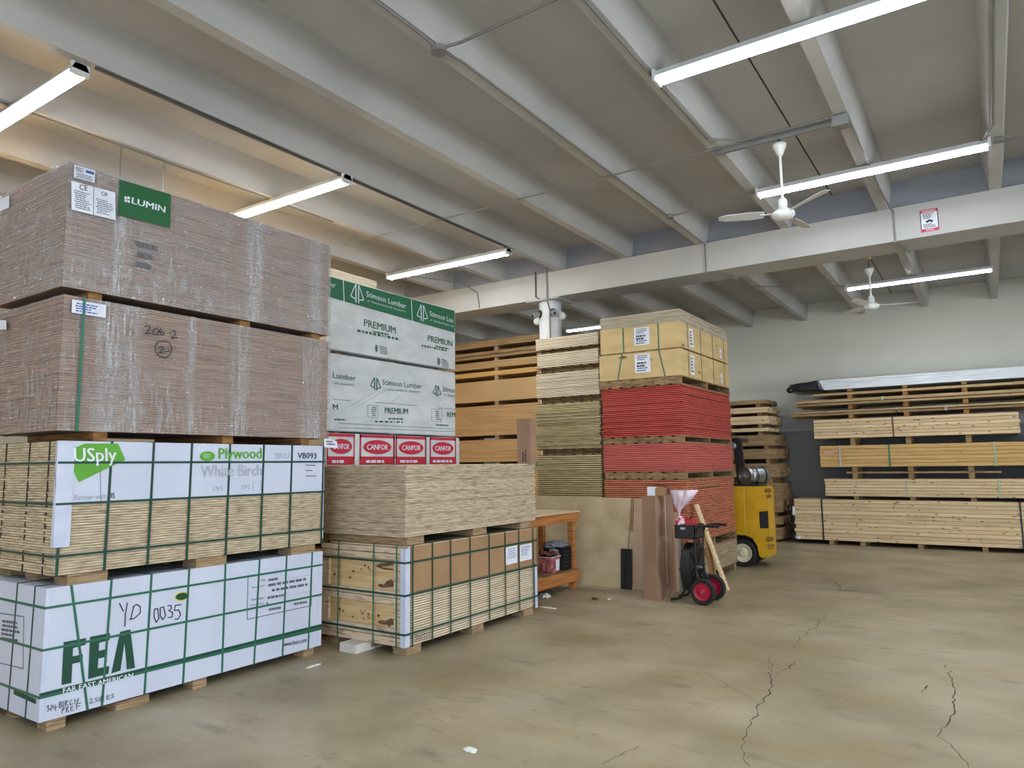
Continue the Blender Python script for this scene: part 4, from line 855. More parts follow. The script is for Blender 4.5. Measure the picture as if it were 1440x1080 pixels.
# ================================================================== YELLOW STACK
F = 10.65; YE = F+2.44; xl, xr_ = -6.60, -5.37
pallet(xl, xr_, F, YE, 0, .14, 'pallet on the floor under the olive sheets, behind the leaning plywood panel', rec=.14)
pile(xl, xr_, F, YE, .14, 2.06, 54, m_olive, 'olive-edged plywood sheet in the lower pile above the leaning panel', 'olive plywood sheets, lower pile', jit=.009, c=.008, m2=m_seam)
pallet(xl, xr_, F+.03, YE, 2.06, 2.17, 'pallet between the lower and upper olive-edged plywood piles', rec=.14)
pile(xl-.02, xr_, F, YE, 2.17, 2.95, 28, m_olive, 'olive-edged plywood sheet in the upper pile with ragged ends, beside the red sheets', 'olive plywood sheets, upper pile', jit=.016, c=.006, m2=m_seam)
pallet(xl, xr_, F+.02, YE, 2.95, 3.07, 'pallet between the olive sheets and the lowest cream sheets', rec=.14)
pile(xl, xr_, F, YE, 3.07, 3.49, 14, m_cream, 'cream plywood sheet in the lowest and thickest cream pile beside the crates', 'cream plywood sheets, lowest pile', jit=.009, c=.005, m2=m_seam2)
pallet(xl, xr_, F+.02, YE, 3.49, 3.60, 'pallet on the thickest cream plywood pile', rec=.14)
pile(xl+.03, xr_, F, YE, 3.60, 3.84, 8, m_cream, 'cream plywood sheet in the middle cream pile beside the crates', 'cream plywood sheets, middle pile', jit=.008, c=.005, m2=m_seam2)
pallet(xl, xr_, F+.02, YE, 3.84, 3.92, 'pallet just below the topmost cream plywood pile', rec=.14)
pile(xl, xr_, F, YE, 3.92, 4.12, 7, m_cream, 'cream plywood sheet in the topmost cream pile, in front of the column', 'cream plywood sheets, topmost pile', jit=.006, c=.005, m2=m_seam2)

# ================================================================== RED STACK
xl, xr_ = -5.32, -3.93
tq = thing('weathered_ply_pack', 'grey-brown plywood pack on the floor under the orange-red sheets, planks leaning on it', 'plywood pack', (-4.6, F+1, 0))
layered(xl, xr_, F, YE+.02, .13, .54, 13, .006, .004).build('sheets', mat('grey_ply_edge', (176, 156, 126), (140, 120, 94), scale=(2, 2, 50), ns=1.5, rough=.8), tq)
bearers(tq, (xl, xr_, F, YE, .13, .54), (F+.1, F+1.2, YE-.1), .13, .12, m_pallet)
pallet(xl, xr_+.01, F, YE, .54, .70, 'pallet under the orange-red sheets, on the grey-brown pack')
og = pile(xl, xr_, F, YE, .70, 1.65, 30, m_orange, 'orange-red edged sheet in the lowest red pile, behind the cartons', 'orange-red sheets, lowest pile', jit=.010, c=.007, m2=m_seam)
pallet(xl+.02, xr_+.02, F, YE, 1.65, 1.77, 'pallet over the orange-red sheets')
pile(xl, xr_, F, YE, 1.77, 2.22, 15, m_red2, 'faded red edged sheet in the middle red pile', 'faded red sheets, middle pile', jit=.007, c=.005, m2=m_redseam)
pallet(xl, xr_, F, YE, 2.22, 2.33, 'pallet under the topmost bright red sheets')
pile(xl, xr_, F, YE, 2.33, 3.13, 26, m_red, 'bright red edged sheet in the tallest red pile, under the plywood crates', 'bright red sheets, topmost pile', jit=.012, c=.008, m2=m_redseam)
pallet(xl-.02, xr_, F-.03, YE, 3.13, 3.27, 'pallet carrying the two plywood crates on the red sheets')
strokes_f = ('X', xr_)
def crate(z0, z1, label, dx, slant):
    x0, x1 = xl+dx, xr_
    t = thing('plywood_crate', label, 'crate', ((x0+x1)/2, F+1.2, z0))
    B = (x0, x1, F, YE, z0, z1)
    q = MB(); q.cbox(*B, .003); q.build('body', m_cratep, t)
    for k in range(1, 5):
        y = F+.33+(k-1)*.62; bx('panel_gap', m_joint, t, x1-.01, x1+.001, y-.004, y+.004, z0+.01, z1-.01)
    for x, s in ((x0+.42, slant), (x1-.36, -slant)): ystrap(t, B, x, m_strapl if False else m_strap, x-s, w=.022)
    for y in (F+.33, F+.95, F+1.57, F+2.19): vstrap(t, B, y, m_strapk, w=.014)
    zc_ = (z0+z1)/2; a0 = Vector((x1-.78, F-.005, z0+.09)); lb = (a0, Vector((.27, 0, 0)), Vector((0, 0, z1-z0-.12)))
    lo = panel(t, 'paper_label', m_paper, lb); micro(lo, m_ink, sub(lb, .1, .9, .3, .6, Vector((0, -.001, 0))), 2, 3, fill=.7); micro(lo, m_inkgrey2, sub(lb, .1, .9, .05, .3, Vector((0, -.001, 0))), 2, 5); micro(lo, m_inkgrey2, sub(lb, .1, .9, .65, .95, Vector((0, -.001, 0))), 3, 6)
    lb = (Vector((x1+.004, F+.42, z0+.05)), Vector((0, .17, 0)), Vector((0, 0, z1-z0-.10))); lo = panel(t, 'paper_label', m_paper, lb); micro(lo, m_ink, sub(lb, .1, .9, .1, .9, L1), 5, 7)
    lb = (Vector((x1+.004, F+1.95, z0+.05)), Vector((0, .1, 0)), Vector((0, 0, .17))); lo = panel(t, 'paper_label', m_paper, lb); micro(lo, m_crimson, sub(lb, .2, .8, .3, .7, L1), 1, 7)
    q = MB(); q.box(x0-.012, x0, F+.03, F+.5, z0, z1-.03); q.build('batten', m_pallet, t)
crate(3.27, 3.695, 'lower of two strapped pale plywood crates with white labels, on the red sheets', -.03, .09)
q = MB(); 
for i, y in enumerate((F+.05, F+1.2, YE-.05)):
    q = MB(); q.box(xl+.02, xr_-.01, y-.04, y+.04, 3.695, 3.72); tag(q.build('spacer_strip', m_pallet, None, (-4.6, y, 3.695)), ('front', 'middle', 'rear')[i]+' thin wooden strip between the two plywood crates', 'spacer', 'strips between the crates')
crate(3.72, 4.13, 'upper of two strapped pale plywood crates with white labels, under the cream sheets', 0, 0.0)
pile(xl-.0, xr_, F, YE, 4.13, 4.33, 9, m_creamcrate, 'pale plywood sheet lying on the upper crate, at the top of the red stack', 'plywood sheets on the crates', jit=.005, c=.005, m2=m_seam2)
og[25]['_o'] = tuple(og[25].location)
micro(og[25], plain('stencil_green', (58, 84, 48), .7), (Vector((xr_+.014, F+.35, 1.495)), Vector((0, 1.3, 0)), Vector((0, 0, .024))), 1, 2, 'stencil_words', fill=.9, wl=(.04, .1))

# ================================================================== THINGS ON THE FLOOR BEFORE THE STACKS
def lean(name, m, label, cat, x0, x1, yb, yt, zt, th, group=None):
    """panel standing on the floor at y=yb and leaning back to y=yt at height zt"""
    q = MB(); n = Vector((0, zt, yb-yt)).normalized()*th; q.prism([(x0, yb, 0), (x1, yb, 0), (x1, yt, zt), (x0, yt, zt)], (0, abs(n.y), 0))
    return tag(q.build(name, m, None, ((x0+x1)/2, yb, 0)), label, cat, group)
xE = at(879, 828, 'Z', 0).x
zt = at(815, 699, 'Y', 10.56).z
lean('plywood_panel', m_plysheet, 'large weathered plywood sheet leaning against the olive sheets behind the workbench', 'plywood panel', xE-2.44, xE, 10.27, 10.56, zt, .02)
x2 = at(906, 828, 'Z', 0).x+.12
lean('hardboard_panel', m_hard, 'pinkish tan hardboard panel leaning against the red stack, partly behind the cartons', 'hardboard panel', xE+.02, x2, 10.26, 10.45, at(890, 748, 'Y', 10.4).z, .012)
for i, (a, b) in enumerate(((881.5, 886), (887, 889), (890, 904))):
    xa_, xb_ = at(a, 720, 'Y', 10.5).x, at(b, 720, 'Y', 10.5).x
    lean('board_strip', (m_plysheet, m_bearer, m_hard)[i], ('leftmost narrow board strip leaning right of the plywood sheet', 'thin dark board strip between the two wider strips right of the plywood sheet', 'widest board strip leaning between the plywood sheet and the cartons')[i], 'board', xa_, xb_, 10.36, 10.56, zt-.005, .014, 'board strips right of the plywood sheet')
lean('hardboard_panel', m_hard, 'pale panel leaning behind the strapping cart, right of the cartons', 'hardboard panel', at(940, 830, 'Z', 0).x, at(957, 830, 'Z', 0).x, 10.50, 10.60, 1.15, .012)
p = at(882, 828.5, 'Z', 0)
for i, dx in enumerate((-.055, .035)):
    q = MB(); q.hexa([(p.x+dx-.04, p.y-.03, 0), (p.x+dx+.04, p.y-.03, 0), (p.x+dx+.04, p.y+.03, 0), (p.x+dx-.04, p.y+.03, 0), (p.x+dx-.035, p.y+.0, .60), (p.x+dx+.045, p.y+.0, .60), (p.x+dx+.045, p.y+.05, .60), (p.x+dx-.035, p.y+.05, .60)])
    tag(q.build('plastic_channel', m_crateblk, None, (p.x+dx, p.y, 0)), ('left', 'right')[i]+' of two short black plastic channels standing against the leaning panels', 'plastic channel', 'black plastic channels')

def carton(A, Bp, Cp, zt, top, name, label, seam=True):
    A, Bp, Cp = (at(x, y, 'Z', 0) for x, y in (A, Bp, Cp)); D = A+Cp-Bp; T = Vector(top)+Vector((0, 0, zt))
    t = thing(name, label, 'carton', tuple((A+Cp)/2), 'tall cartons by the leaning panels')
    q = MB(); q.hexa([A, Bp, Cp, D, A+T, Bp+T, Cp+T, D+T]); q.build('box_body', m_kraft2, t)
    n = ((Cp-Bp).cross(Vector((0, 0, 1)))).normalized()*.003
    if seam:
        a = Bp.lerp(Cp, .5)+n; q = MB(); q.bar(a+T*.12, a+T, .05, .001, n); q.build('tape', mat('pale_tape', (200, 176, 150), (190, 166, 140), rough=.4), t)
        q = MB(); q.bar(Bp.lerp(Cp, .5)+n*1.5+T*.3, Bp.lerp(Cp, .5)+n*1.5+T, .006, .001, n); q.build('flap_gap', m_scrap, t)
    q = MB(); c = (A+Cp)/2+T; q.hexa([v+T+Vector((0, 0, e)) for e in (.0, .005) for v in (A, Bp, Cp, D)]); q.build('top_flaps', m_kraft, t)
    return t
carton((906, 842), (925, 845.5), (933, 842), 1.43, (-.03, .10, 0), 'tall_carton', 'front one of the tall narrow brown cartons left of the strapping cart', False)
carton((927.5, 840.5), (934, 841.5), (943, 836), 1.43, (-.03, .10, 0), 'tall_carton', 'taped tall brown carton, middle of the three left of the strapping cart')
carton((941, 834), (944, 835), (951.5, 831), 1.42, (-.03, .06, 0), 'tall_carton', 'rearmost of the three tall brown cartons left of the strapping cart', False)
ctz = 1.44
P = at(910, 703, 'Z', ctz+.0); yb_ = P.y
P = Vector((-4.19, 9.82, ctz))
def little(name, m, label, cat, x0, x1, y0, y1, z0, z1):
    q = MB(); q.cbox(x0, x1, y0, y1, z0, z1, .004); return tag(q.build(name, m, None, ((x0+x1)/2, (y0+y1)/2, z0)), label, cat)
c1 = at(910.5, 701, 'Y', 9.75); c2 = at(921, 701, 'Y', 9.75); c3 = at(938.5, 701, 'Y', 9.85)
little('small_box', m_paper, 'small white box on top of the tall cartons', 'box', c1.x, c2.x, 9.75, 9.86, ctz, ctz+.125)
little('small_box', m_kraft, 'small brown box on top of the tall cartons, beside the white box', 'box', c2.x+.01, c3.x, 9.76, 9.90, ctz, ctz+.115)
q = MB(); q.tube([(c1.x+.06, 9.90, ctz+.12), (c1.x+.12, 9.88, ctz+.15), (c3.x-.05, 9.88, ctz+.15), (c3.x+.02, 9.86, ctz+.08), (c3.x+.07, 9.86, ctz+.01)], .022, 8); tag(q.build('strap_bundle', m_strapo, None, (c3.x, 9.86, ctz)), 'dark brown strap draped over the small boxes on the tall cartons', 'strap')

# --- workbench
XW = -5.42; yb0, yb1 = 8.22, 9.93
wz = at(812.5, 718, 'X', XW); HT = wz.z
t = thing('workbench', 'orange wooden workbench beside the knotty crate, junk on its lower shelf', 'workbench', (-5.8, 9.1, 0))
q = MB(); q.cbox(-6.15, XW+.02, yb0, yb1+.02, HT-.02, HT, .003); q.build('top', mat('pale_bench_top', (212, 192, 158), (196, 172, 136), scale=(1, 8, 1), ns=3, rough=.7), t)
def zat(x, y): return at(x, y, 'X', XW).z
z1_ = zat(812, 732.5)
for nm, zz0, zz1 in (('top_rail', z1_, HT-.02), ('shelf_rail', zat(815, 815.5), zat(815, 800))):
    q = MB(); q.cbox(XW-.04, XW, yb0, yb1, zz0, zz1, .004); q.cbox(-6.13, -6.09, yb0, yb1, zz0, zz1, .004); q.cbox(-6.09, XW-.04, yb1-.04, yb1, zz0, zz1, .004); q.cbox(-6.09, XW-.04, yb0, yb0+.04, zz0, zz1, .004); q.build(nm, m_bench, t)
SZ = zat(815, 800)
q = MB(); q.cbox(-6.13, XW-.0, yb0+.05, yb1-.05, SZ, SZ+.018, .003); q.build('shelf', m_pallet, t)
for X in (XW-.13, -6.09):
    for Y in (yb0+.04, yb1-.13):
        q = MB(); q.cbox(X, X+.09, Y, Y+.09, 0, HT-.02, .004); q.build('leg', m_bench, t)
SZ += .018
# things on the shelf
pb = at(771, 812, 'X', XW-.18); by = pb.y
t = thing('plastic_bucket', 'clear square plastic bucket of red bits on the workbench shelf', 'bucket', (XW-.18, by, SZ))
q = MB(); q.hexa([(XW-.26, by-.09, SZ), (XW-.08, by-.09, SZ), (XW-.08, by+.12, SZ), (XW-.26, by+.12, SZ), (XW-.29, by-.12, SZ+.24), (XW-.06, by-.12, SZ+.24), (XW-.06, by+.15, SZ+.24), (XW-.29, by+.15, SZ+.24)]); q.build('bucket_body', mat('clear_plastic_red', (186, 120, 122), (150, 60, 66), ns=14, rough=.25, lo=.45, hi=.6), t)
q = MB(); q.box(XW-.30, XW-.05, by-.13, by+.16, SZ+.225, SZ+.24); q.build('rim', mat('clear_rim', (190, 186, 186), ns=3, rough=.2), t)
q = MB(); q.quad([(XW-.062, by+.02, SZ+.03), (XW-.062, by+.12, SZ+.03), (XW-.055, by+.13, SZ+.19), (XW-.055, by+.02, SZ+.19)]); q.build('paper_label', m_paper, t)
q = MB(); rn = random.Random(5)
for i in range(7):
    a = Vector((XW-.18+rn.uniform(-.08, .08), by+rn.uniform(-.09, .12), SZ+.25)); q.tube([a, a+Vector((rn.uniform(-.1, .1), rn.uniform(-.1, .1), rn.uniform(.02, .07))), a+Vector((rn.uniform(-.14, .14), rn.uniform(-.12, .12), rn.uniform(-.0, .05)))], .012, 6)
tag(q.build('tool_heap', mat('rusty_bits', (120, 96, 88), (168, 60, 52), ns=20, rough=.6, lo=.48, hi=.55), None, (XW-.18, by, SZ+.24)), 'tangle of reddish straps and bits heaped on the clear bucket', 'scrap')
little('cardboard_box', m_kraft2, 'open brown cardboard box on the shelf behind the clear bucket', 'box', XW-.42, XW-.12, by+.19, by+.36, SZ, SZ+.26)
cy0 = at(788, 800, 'X', XW-.1).y+.02; cy1 = yb1-.16
t = thing('black_crate', 'black lattice plastic crate on the right end of the workbench shelf', 'crate', (XW-.25, cy0, SZ))
for Xc, tag_ in ((XW-.06, 'side'), (XW-.40, 'side')):
    q = MB(); n = 9
    for i in range(n+1):
        y = cy0+(cy1-cy0)*i/n; q.bar((Xc, y, SZ), (Xc, y, SZ+.34), .006, .01, (0, 1, 0))
    for i in range(7): z = SZ+.005+.33*i/6; q.bar((Xc, cy0, z), (Xc, cy1, z), .008, .012)
    q.build(tag_, m_crateblk, t)
q = MB(); q.box(XW-.40, XW-.06, cy0-.005, cy0+.005, SZ, SZ+.34); q.box(XW-.40, XW-.06, cy1-.005, cy1+.005, SZ, SZ+.34); q.box(XW-.40, XW-.06, cy0, cy1, SZ, SZ+.01); q.build('end', m_crateblk, t)
q = MB(); q.box(XW-.38, XW-.09, cy0+.02, cy1-.02, SZ+.01, SZ+.30); q.build('contents', plain('dark_contents', (46, 48, 54), .8), t)
def cloth(name, m, label, cat, c, sx, sy, sz, seed):
    q = MB(); bmesh.ops.create_icosphere(q.b, subdivisions=4, radius=1); from mathutils import noise
    for v in q.b.verts:
        n = noise.noise(v.co*2.2+Vector((seed, 0, 0)))*.45+noise.noise(v.co*5+Vector((0, seed, 0)))*.2
        v.co = Vector((v.co.x*sx*(1+n), v.co.y*sy*(1+n), max(-.55, v.co.z*(1+n))*sz+.55*sz))+Vector(c)
    return tag(q.build(name, m, None, c, smooth=True), label, cat)
cloth('cloth_heap', m_cloth, 'grey and white rags heaped on the black crate under the bench top', 'rags', (XW-.22, (cy0+cy1)/2-.08, SZ+.345), .16, .24, .05, 3)
cloth('white_rag', m_scrap, 'white rag lying on the brown box beside the black crate', 'rag', (XW-.22, by+.28, SZ+.262), .08, .09, .04, 8)
# scraps on the floor
for i, (px, py, sx, sy, sz, lb) in enumerate(((766, 840, .09, .07, .035, 'crumpled white scrap on the floor under the bench\'s left end'), (769, 855, .13, .012, .01, 'thin white sliver on the floor before the workbench'), (857, 843, .02, .05, .008, 'small pale chip on the floor before the leaning plywood sheet'), (837, 843, .05, .03, .02, 'dark scrap on the floor before the leaning plywood sheet'), (441, 937, .02, .08, .008, 'pale splinter on the floor by the white-faced board'), (661, 1056, .05, .03, .012, 'pale chip on the bare floor at the bottom of the photo'))):
    p = at(px, py, 'Z', 0); cloth('floor_scrap', m_scrap if i != 3 else m_strapo, lb, 'scrap', tuple(p), sx, sy, sz, i*3+1)

# --- strapping cart
w1 = at(986, 850.5, 'Z', 0); w2 = at(1007, 844, 'Z', 0); R1 = .175; XA = (w1.x+w2.x)/2
t = thing('strapping_cart', 'black strapping cart with two crimson-hubbed wheels and a big reel, right of the cartons', 'cart', (XA, (w1.y+w2.y)/2, 0))
ya, yb_ = w1.y, w2.y
for y in (ya, yb_):
    wm = MB(); wm.lathe([(R1*.62, -.03), (R1-.02, -.04), (R1, -.022), (R1, .022), (R1-.02, .04), (R1*.66, .03), (R1*.6, .0)], (XA, y, R1), (0, -1, 0), 32); w = wm.build('wheel', m_rubber, t, smooth=False)
    wm = MB(); wm.lathe([(R1*.68, -.035), (R1*.66, .044), (R1*.56, .036), (R1*.5, .03), (.055, .03), (.045, .055), (.02, .06)], (XA, y, R1), (0, -1, 0), 28); wm.build('wheel_hub', m_redrim, w)
    wm = MB(); wm.lathe([(.012, .05), (.012, .072)], (XA, y, R1), (0, -1, 0), 10); wm.build('axle_cap', m_metal, w)
q = MB(); q.tube([(XA, ya, R1), (XA, yb_, R1)], .012, 8); q.build('axle', m_black, t)
ym = (ya+yb_)/2; HZ = at(985, 738, 'Y', ym).z; xf = at(979, 790, 'Y', ym-.15).x
for s in (-.16, .16):
    q = MB(); q.tube([(XA-.08, ym+s, .10), (xf, ym+s, .5), (xf, ym+s, HZ-.12), (xf+.05, ym+s, HZ-.02), (xf+.14, ym+s, HZ), (xf+.30, ym+s, HZ)], .014, 8); q.build('frame_tube', m_black, t)
    q = MB(); q.tube([(xf+.17, ym+s, HZ), (xf+.34, ym+s, HZ)], .021, 10); q.build('grip', m_rubber, t)
    q = MB(); q.tube([(XA, ym+s, R1), (xf+.0, ym+s, .42)], .012, 8); q.build('brace', m_black, t)
for z in (.45, .75, HZ-.1):
    q = MB(); q.tube([(xf, ym-.16, z), (xf, ym+.16, z)], .012, 8); q.build('cross_bar', m_black, t)
xt0, xt1 = at(949, 748, 'Y', ym-.2).x, at(977, 748, 'Y', ym-.2).x
q = MB(); zt0 = at(960, 757.5, 'Y', ym-.2).z; zt1 = at(960, 738.5, 'Y', ym-.2).z
q.box(xt0, xt1, ym-.2, ym+.2, zt0, zt0+.01)
for (a, b, c, d) in ((xt0, xt1, ym-.2, ym-.19), (xt0, xt1, ym+.19, ym+.2), (xt0, xt0+.01, ym-.2, ym+.2), (xt1-.01, xt1, ym-.2, ym+.2)): q.box(a, b, c, d, zt0, zt1)
q.build('tool_tray', m_crateblk, t)
q = MB(); q.quad([(xt0+.08, ym-.201, zt1-.06), (xt0+.15, ym-.201, zt1-.06), (xt0+.15, ym-.201, zt1-.03), (xt0+.08, ym-.201, zt1-.03)]); q.build('tray_label', m_inkgrey, t)
xq = (xt0+xt1)/2+.02; zr_ = at(975, 797, 'Y', ym).z; RR_ = .33
q = MB(); q.lathe([(.2, -.06), (RR_, -.06), (RR_, .06), (.2, .06)], (xq, ym, zr_), (1, 0, 0), 36); rl = q.build('strap_reel', m_black, t)
for s in (-.07, .07):
    q = MB(); q.lathe([(RR_*1.04, -.004), (RR_*1.04, .004)], (xq+s, ym, zr_), (1, 0, 0), 36) if False else None
    for k in range(4):
        a = k*math.pi/4; d = Vector((0, math.cos(a), math.sin(a)))*RR_*1.05; q.bar(Vector((xq+s, ym, zr_))-d, Vector((xq+s, ym, zr_))+d, .016, .008, (1, 0, 0))
    q.build('reel_cage', m_black, t)
q = MB(); q.tube([(xq-.12, ym, zr_), (xf+.02, ym, zr_)], .02, 8); q.build('reel_spindle', m_metal, t)
q = MB(); q.tube([(xf, ym-.16, .46), (XA-.35, ym-.14, .05), (XA-.48, ym-.16, .022)], .02, 8); q.tube([(xf, ym+.16, .46), (XA-.35, ym+.14, .05), (XA-.48, ym+.16, .022)], .02, 8); q.build('foot', m_black, t)
cloth('red_twine', m_redstuff, 'dark red twine and pink rag in the strapping cart\'s tray', 'twine', ((xt0+xt1)/2, ym, zt0+.012), .12, .16, .16, 4)
cloth('pink_rag', mat('pink_white_rag', (226, 200, 206), (206, 60, 90), ns=9, rough=.8, lo=.45, hi=.55), 'crumpled pink and white rag on the left corner of the cart\'s tray', 'rag', (xt0+.06, ym-.12, zt1), .06, .06, .07, 6)
bt = at(963, 690, 'Y', ym); bb_ = at(955, 718, 'Y', ym)
t = thing('plastic_bag', 'thin pinkish white plastic bag standing out like a funnel over the strapping cart', 'plastic bag', (bb_.x, ym, zt1))
q = MB(); from mathutils import noise
n = 36; prof = [(zt1, .012, 0), (bb_.z-.02, .016, 0), (bb_.z+.02, .035, 0), (bb_.z+.10, .10, .02), (bb_.z+.19, .155, .06), (bt.z, .185, .09), (bt.z+.004, .02, .08)]; R = []
for (z, r, dx) in prof: R.append([q.b.verts.new((bb_.x+dx+math.cos(2*math.pi*k/n)*r*(1+.12*math.sin(7*k*.5)), ym+math.sin(2*math.pi*k/n)*r*.8*(1+.1*math.sin(k*1.7)), z+(.012*math.sin(k*1.3) if r > .05 else 0))) for k in range(n)])
for a, b in zip(R, R[1:]):
    for k in range(n): q.b.faces.new((a[k], a[(k+1) % n], b[(k+1) % n], b[k]))
q.build('bag_film', m_bag, t, smooth=True)
q = MB(); q.tube([(bb_.x, ym, zt1-.1), (bb_.x, ym, bb_.z-.02)], .01, 8); q.build('stick', m_metal, t)
p = at(957, 834, 'Z', 0)
q = MB(); q.hexa([(p.x-.015, p.y, 0), (p.x+.015, p.y, 0), (p.x+.015, p.y+.02, 0), (p.x-.015, p.y+.02, 0), (p.x-.02, 10.36, .95), (p.x+.01, 10.36, .95), (p.x+.01, 10.38, .95), (p.x-.02, 10.38, .95)]); tag(q.build('metal_bar', m_metal, None, tuple(p)), 'thin bare metal bar leaning upright between the cartons and the strapping cart', 'metal bar')

# planks leaning on the right side of the red stack
def plank(pb, pt, XT, w, th, m, label):
    A_ = at(*pb, 'Z', 0); T_ = at(*pt, 'Y', A_.y); d = (T_-A_)
    T_ = A_+d*1.0; q = MB(); n = Vector((d.z, 0, -d.x)).normalized()*th
    q.prism([A_-Vector((0, w/2, 0)), A_+Vector((0, w/2, 0)), T_+Vector((0, w/2, 0)), T_-Vector((0, w/2, 0))], n)
    return tag(q.build('plank', m, None, tuple(A_)), label, 'plank', 'planks leaning on the red stack')
plank((1022, 831), (978, 710), 0, .12, .03, m_lumber, 'longest plank, slanting from the red sheets down to the floor by the cart wheel')
plank((1003, 829), (991, 745), 0, .16, .04, mat('orange_plank', (176, 128, 84), (150, 104, 64), scale=(3, 3, 12), ns=2, rough=.7), 'short wide orange-brown plank standing behind the strapping cart')
plank((1010, 826), (968, 712), 0, .10, .03, m_oldboard, 'greyish plank leaning behind the longest plank, its top left of the other\'s')

# ================================================================== FORKLIFT
YK = 13.5
def ky(x, y): return at(x, y, 'Y', YK)
t = thing('forklift', 'small yellow forklift parked behind the red stack, cream-rimmed wheel', 'forklift', (-4.3, YK+.4, 0))
pf = [ky(*p) for p in ((1048, 684), (1078, 684), (1080, 690), (1080.5, 720), (1082.5, 745), (1084, 782), (1072, 785), (1068, 782), (1065, 768), (1058.5, 757), (1048, 752.5))]
q = MB(); q.prism(pf, (0, .42, 0)); body = q.build('body', m_forkyel, t)
a = pf[0]; b = pf[-1]; xl_ = a.x-.75
q = MB(); q.prism([a, b, Vector((xl_, YK, b.z)), Vector((xl_, YK, a.z))], (0, .42, 0)); q.build('side_panel', m_forkyel, body)
q = MB(); q.prism([p+Vector((-.03, .42, 0)) for p in pf], (-.12, .35, 0)); q.build('counterweight', mat('worn_yellow', (168, 128, 30), (120, 88, 40), ns=6, rough=.6, lo=.4, hi=.6), body)
q = MB(); q.quad([ky(*p)+Vector((0, -.004, 0)) for p in ((1067.5, 719.5), (1080, 718.5), (1081, 743), (1069, 743))]); q.build('vent', m_black, body)
strokes(body, 'panel_seam', mat('worn_edge', (214, 190, 90), ns=3), ('Y', YK), [[(1046, 686), (1047, 715), (1049, 750)]], .014, OFFY)
for (x, y, w, h) in ((1079, 690, .09, .07), (1080, 698, .07, .06), (1082, 758, .09, .08), (1083, 769, .08, .08)):
    q = MB(); c = ky(x, y); q.cbox(c.x-w/2, c.x+w/2, YK-.015, YK+.12, c.z-h/2, c.z+h/2, .01); q.build('latch', MC['worn_yellow'], body)
gw = at(1044, 795, 'Z', 0); Rw = (at(1044, 758.5, 'Y', YK-.05).z)/2; XW_ = at(1044, 777, 'Y', YK-.05).x
for Y in (YK-.05, YK+.62):
    q = MB(); q.lathe([(Rw*.6, .0), (Rw*.66, -.10), (Rw-.02, -.11), (Rw, -.09), (Rw, .09), (Rw-.02, .10), (Rw*.6, .0+.02)][::1], (XW_, Y+.12, Rw), (0, 1, 0), 40); w = q.build('wheel', m_rubber, t)
    q = MB(); q.lathe([(.02, -.12), (Rw*.18, -.12), (Rw*.22, -.09), (Rw*.42, -.075), (Rw*.52, -.10), (Rw*.66, -.112), (Rw*.68, -.10), (Rw*.68, .0)], (XW_, Y+.12, Rw), (0, 1, 0), 32); q.build('rim', m_wheelw, w)
q = MB(); q.tube([(XW_, YK+.05, Rw), (XW_, YK+.7, Rw)], .05, 10); q.build('axle', m_black, t)
q = MB(); q.box(xl_+.05, pf[8].x+.02, YK+.17, YK+.6, .16, pf[-1].z); q.build('chassis', m_black, t)
zb = a.z
c0 = at(1047, 669, 'Y', YK+.02); rt = .165
q = MB(); q.box(xl_+.1, ky(1066, 683).x, YK+.05, YK+.6, zb, c0.z-rt+.02); q.build('seat_base', m_black, t)
dirv = Vector((.55, 1.0, 0)).normalized()
q = MB(); q.lathe([(rt*.84, .03), (rt*.84, .0), (rt, .0), (rt, .07), (rt*.9, .075), (rt*.9, .10), (rt, .115), (rt, .42), (rt*.9, .50), (rt*.6, .53)], c0, dirv, 32); tk = q.build('gas_tank', m_silver, t)
q = MB(); q.lathe([(rt*.5, .034), (rt*.45, .02), (rt*.2, .015), (.03, -.01), (.012, -.03)], c0, dirv, 20); q.build('tank_valve', m_metal, tk)
q = MB(); q.bar(c0+Vector((-rt*.6, -.0, .02)), c0+Vector((rt*.6, .03, .03)), .03, .02); q.build('tank_handle', m_black, tk)
for k in (.17, .38):
    q = MB(); q.lathe([(rt+.006, k), (rt+.006, k+.03)], c0, dirv, 32); q.build('tank_band', m_black, tk)
pt_ = at(1035, 618, 'Y', YK+.2); pb_ = at(1044, 664, 'Y', YK+.2)
for Y in (YK+.2,):
    q = MB(); q.bar((pb_.x, Y, zb-.1), (pt_.x+.02, Y, pt_.z), .07, .16, (1, 0, 0)); q.build('guard_post', m_black, t)
q = MB(); q.box(pt_.x-.9, pt_.x+.06, YK+.15, YK+.8, pt_.z-.05, pt_.z+.03); q.build('overhead_guard', m_black, t)
for p_ in ((1030, 627), (1023, 629)):
    lp = at(*p_, 'Y', YK+.12); q = MB(); q.lathe([(.05, 0), (.07, .02), (.07, .09), (.03, .13)], lp+Vector((0, -.05, 0)), (0, 1, 0), 16); q.tube([lp, (lp.x, YK+.2, pt_.z)], .012, 6); q.build('work_lamp', m_metal, t)

